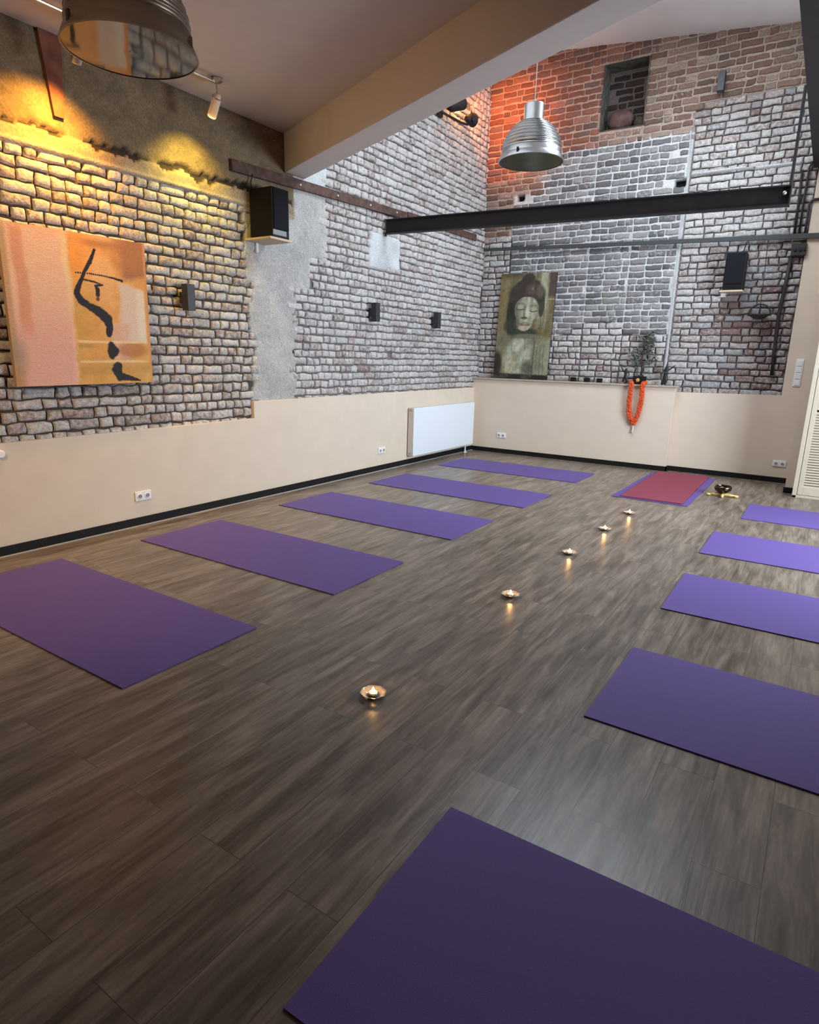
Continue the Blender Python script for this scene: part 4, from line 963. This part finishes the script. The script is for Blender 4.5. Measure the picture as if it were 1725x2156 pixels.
# ------------------------------------------------------------------ things on the shelf
ZS = 1.1905
tc0 = empty('tealight_cup', (1.667, .045, ZS), 'small square black candle cup, left of the three on the shelf', 'candle holder', 'black candle cups on the shelf')
MB().box((-.036, -.036, 0), (.036, .036, .060)).build('cup', M_spk, tc0, bevel=.003)
q = MB().lathe([(.026, 0), (.026, .0012)], (0, 0, .0602), 18).build('cup_opening', M_dark, tc0)
dup(tc0, (1.873, .045, ZS), label='small square black candle cup, middle of the three on the shelf')
dup(tc0, (2.062, .045, ZS), label='small square black candle cup, right of the three on the shelf')
bo = (2.635, .035, ZS)
bx = empty('black_box', bo, 'black box with a golden emblem on its front, above the garland', 'box')
MB().box((-.088, -.032, 0), (.088, .020, .112)).build('box_body', M_spk, bx, bevel=.003)
q = MB()
for k in range(5):
    t = PI/2+2*PI*k/5; q.blob((-.018+.017*math.cos(t), -.034, .058+.017*math.sin(t)), .012, 8, 6, .15, (1, .25, 1))
q.blob((-.018, -.034, .058), .013, 8, 6, .1, (1, .3, 1)); q.build('emblem', M_gold, bx, smooth=True)
# small tree in a dark pot behind the box
po = (2.63, .098, ZS)
pl = empty('potted_tree', po, 'small dark twisted tree with sparse dusty leaves behind the black box', 'plant')
MB().lathe([(.035, 0), (.042, .03), (.036, .10), (.040, .125), (.030, .125), (.028, .10)], seg=18).build('pot', M_bronze, pl, smooth=True)
br = MB(); br.tube([(0, 0, .11), (.008, -.01, .22), (-.012, -.02, .32), (.006, -.02, .42), (.0, -.02, .52), (.01, -.02, .66)], [.016, .015, .014, .011, .008, .004], 8)
lv = MB(); rnd = random.Random(5); tips = []
for k in range(17):
    z = .24+k*.026; a = rnd.uniform(0, 2*PI); L_ = rnd.uniform(.14, .24)*(1.0 if z < .5 else .6)
    dx = math.cos(a)*L_; dy = math.sin(a)*L_*.28-.03; p0 = (0, -.02, z); p1 = (dx*.5, -.02+dy*.5, z+.02); p2 = (dx, -.02+dy, z+rnd.uniform(.03, .10))
    br.tube([p0, p1, p2], [.007, .005, .0025], 6); tips += [p1, p2, tuple((Vector(p1)+Vector(p2))/2)]
tips.append((.01, -.02, .68)); tips.append((0, -.02, .62))
for t_ in tips:
    for k in range(8):
        c = Vector(t_)+Vector((rnd.uniform(-.035, .035), rnd.uniform(-.012, .012), rnd.uniform(-.035, .035)))
        R = rotm(rnd.uniform(-1.2, 1.2), rnd.uniform(-1, 1), rnd.uniform(0, 6.28)); w2 = rnd.uniform(.008, .014); l2 = w2*1.9
        pts = [(0, -l2, 0), (w2, -l2*.3, .003), (w2*.8, l2*.4, .003), (0, l2, 0), (-w2*.8, l2*.4, .003), (-w2, -l2*.3, .003)]
        vs = [c+R@Vector(p) for p in pts]+[c+R@(Vector(p)-Vector((0, 0, .0015))) for p in pts]
        lv.add(vs, [(0,1,2,3,4,5), (11,10,9,8,7,6)]+[(i, i+6, (i+1)%6+6, (i+1)%6) for i in range(6)])
br.build('branches', M_bark, pl, smooth=True); lv.build('leaves', M_leaf, pl)
# two small dark statuettes
def statuette(loc, label, V, E, Rr):
    o = skin_obj('statuette', V, E, Rr, M_bronze, loc); tag(o, label, 'statuette', 'small dark statuettes on the shelf'); return o
statuette((2.43, .05, ZS+.012), 'small dark statuette with one raised arm, left of the black box',
    [(0,0,.095),(0,0,.135),(0,0,.160),(0,0,.188),(0,0,.205),(-.03,0,.155),(-.055,0,.19),(-.085,0,.245),(.035,0,.15),(.05,0,.115),(.04,-.01,.09),(.02,0,.05),(.03,0,.006),(-.02,0,.055),(-.035,0,.006),(0,0,.0)],
    [(0,1),(1,2),(2,3),(3,4),(2,5),(5,6),(6,7),(2,8),(8,9),(9,10),(0,11),(11,12),(0,13),(13,14)][:14],
    [.026,.020,.022,.017,.012,.011,.009,.006,.011,.009,.007,.017,.015,.017,.015,.01])
statuette((2.97, .05, ZS+.014), 'dark statuette with a pointed crown and arm stretched out, at the shelf end',
    [(0,0,.12),(.005,0,.175),(.008,0,.205),(.010,0,.238),(.012,0,.275),(.014,0,.315),(.04,0,.20),(.075,0,.225),(.115,0,.262),(-.025,0,.19),(-.035,-.01,.15),(-.005,0,.06),(-.015,0,.008),(.02,0,.008),(-.05,0,.004)],
    [(0,1),(1,2),(2,3),(3,4),(4,5),(2,6),(6,7),(7,8),(2,9),(9,10),(0,11),(11,12),(11,13),(12,14)],
    [.030,.024,.022,.018,.012,.004,.012,.010,.006,.012,.009,.032,.030,.028,.02])
# garland of orange flowers hung over the shelf edge
ga = MB(); rnd = random.Random(9)
ctr = [(2.535,-.022,1.214),(2.552,-.056,1.205),(2.552,-.064,1.12),(2.548,-.060,.95),(2.556,-.055,.82),(2.590,-.045,.70),(2.632,-.04,.635),(2.668,-.045,.72),(2.700,-.055,.85),(2.712,-.060,.98),(2.708,-.064,1.12),(2.708,-.056,1.205),(2.725,-.022,1.214)]
def crv(c, n):
    c = [Vector(k) for k in c]; L_ = [0]
    for a, b in zip(c, c[1:]): L_.append(L_[-1]+(b-a).length)
    out = []
    for k in range(n):
        s = L_[-1]*k/(n-1); i = max(j for j in range(len(L_)) if L_[j] <= s+1e-9); i = min(i, len(c)-2)
        out.append(c[i].lerp(c[i+1], (s-L_[i])/(L_[i+1]-L_[i])))
    return out
for p in crv(ctr, 74):
    for k in range(5):
        a = rnd.uniform(0, 2*PI); q2 = p+Vector((math.cos(a)*.017, rnd.uniform(-.010, .006), abs(math.sin(a))*.010 if p.y > -.04 else math.sin(a)*.012)); ga.blob(q2, rnd.uniform(.015, .021), 7, 5, .28)
go = ga.build('flower_garland', M_orange); tag(go, 'orange flower garland hanging in a V from the shelf edge', 'garland')
tl_ = MB().tube([(2.632, -.03, .63), (2.628, -.022, .56), (2.62, -.018, .50)], [.004, .010, .016], 8).build('garland_tassel', M_white, None, smooth=True)
tl_.parent = go
# stones in the niche
st_ = MB(); rnd = random.Random(3); st_.blob((1.935, YB+.14, NZ0+.135), .175, 18, 12, .03, (1.05, .66, .80)); o = st_.build('rounded_stone', M_stone, smooth=True); tag(o, 'reddish brown rounded lump sitting in the wall niche', 'stone')
st_ = MB().blob((2.205, YB+.12, NZ0+.070), .078, 16, 10, .04, (1.0, .9, .95)); o = st_.build('rounded_stone', M_stone2, smooth=True); tag(o, 'smaller dark brown lump at the right side of the wall niche', 'stone')

# ------------------------------------------------------------------ hanging lantern
lo_ = (4.015, .02, 2.06)
la = empty('hanging_lantern', lo_, 'dark round metal hanger with a dish on a cable right of the speaker', 'lantern')
q = MB(lo_); arc = [(4.015+.125*math.cos(t), .02, 2.12+.125*math.sin(t)) for t in np.linspace(-.15, PI+.15, 22)]; q.tube(arc, .009, 8)
arc = [(4.015, .02+.06*math.cos(t), 2.12+.125*math.sin(t)) for t in np.linspace(0, PI, 16)]; q.tube(arc, .006, 6); q.build('hoop', M_pipe, la, smooth=True)
MB(lo_).lathe([(.01, -.055), (.06, -.045), (.11, -.012), (.128, .006), (.122, .008), (.10, -.002), (.05, -.03), (.001, -.035)], (4.015, .02, 2.115), 24).build('dish', M_pipe, la, smooth=True)
MB(lo_).lathe([(.012, 0), (.010, .05), (.004, .075)], (4.015, .02, 2.085), 10).build('candle_spike', M_dark, la)
MB(lo_).tube([(4.015, .02, 2.245), (4.00, .04, 2.7), (3.985, .07, 3.01)], .005, 6).build('cable', M_pipe, la)

# ------------------------------------------------------------------ singing bowl
wo = (4.045, -1.36, 0)
sb = MB(wo)
cs = empty('bowl_cushion', wo, 'yellow cross-shaped cloth ring under the singing bowl', 'cushion')
cu = MB(wo)
for a in (0.12, PI/2+.12):
    c_, s_ = math.cos(a), math.sin(a)
    cu.tube([(wo[0]-.135*c_, wo[1]-.135*s_, .014), (wo[0]-.07*c_, wo[1]-.07*s_, .022), (wo[0]+.07*c_, wo[1]+.07*s_, .022), (wo[0]+.14*c_, wo[1]+.14*s_, .014)], [.012, .018, .018, .012], 10)
cu.build('padding', M_yellow, cs, smooth=True)
for a in (0.12, PI+.12):
    c_, s_ = math.cos(a), math.sin(a)
    for k in (-1, 1):
        MB(wo).blob((wo[0]+.145*c_-k*.022*s_, wo[1]+.145*s_+k*.022*c_, .013), .020, 10, 8, 0, (1.3, .9, .6)).build('tassel', M_yellow, cs, smooth=True)
bw = MB().lathe([(.001, .0), (.045, .001), (.075, .018), (.092, .045), (.093, .066), (.086, .085), (.082, .085), (.088, .064), (.086, .046), (.070, .022), (.001, .006)], seg=40, cap=False).build('singing_bowl', M_bowl, smooth=True)
bw.location = (4.045, -1.36, .0405); tag(bw, 'dark polished metal singing bowl beside the red mat', 'bowl')
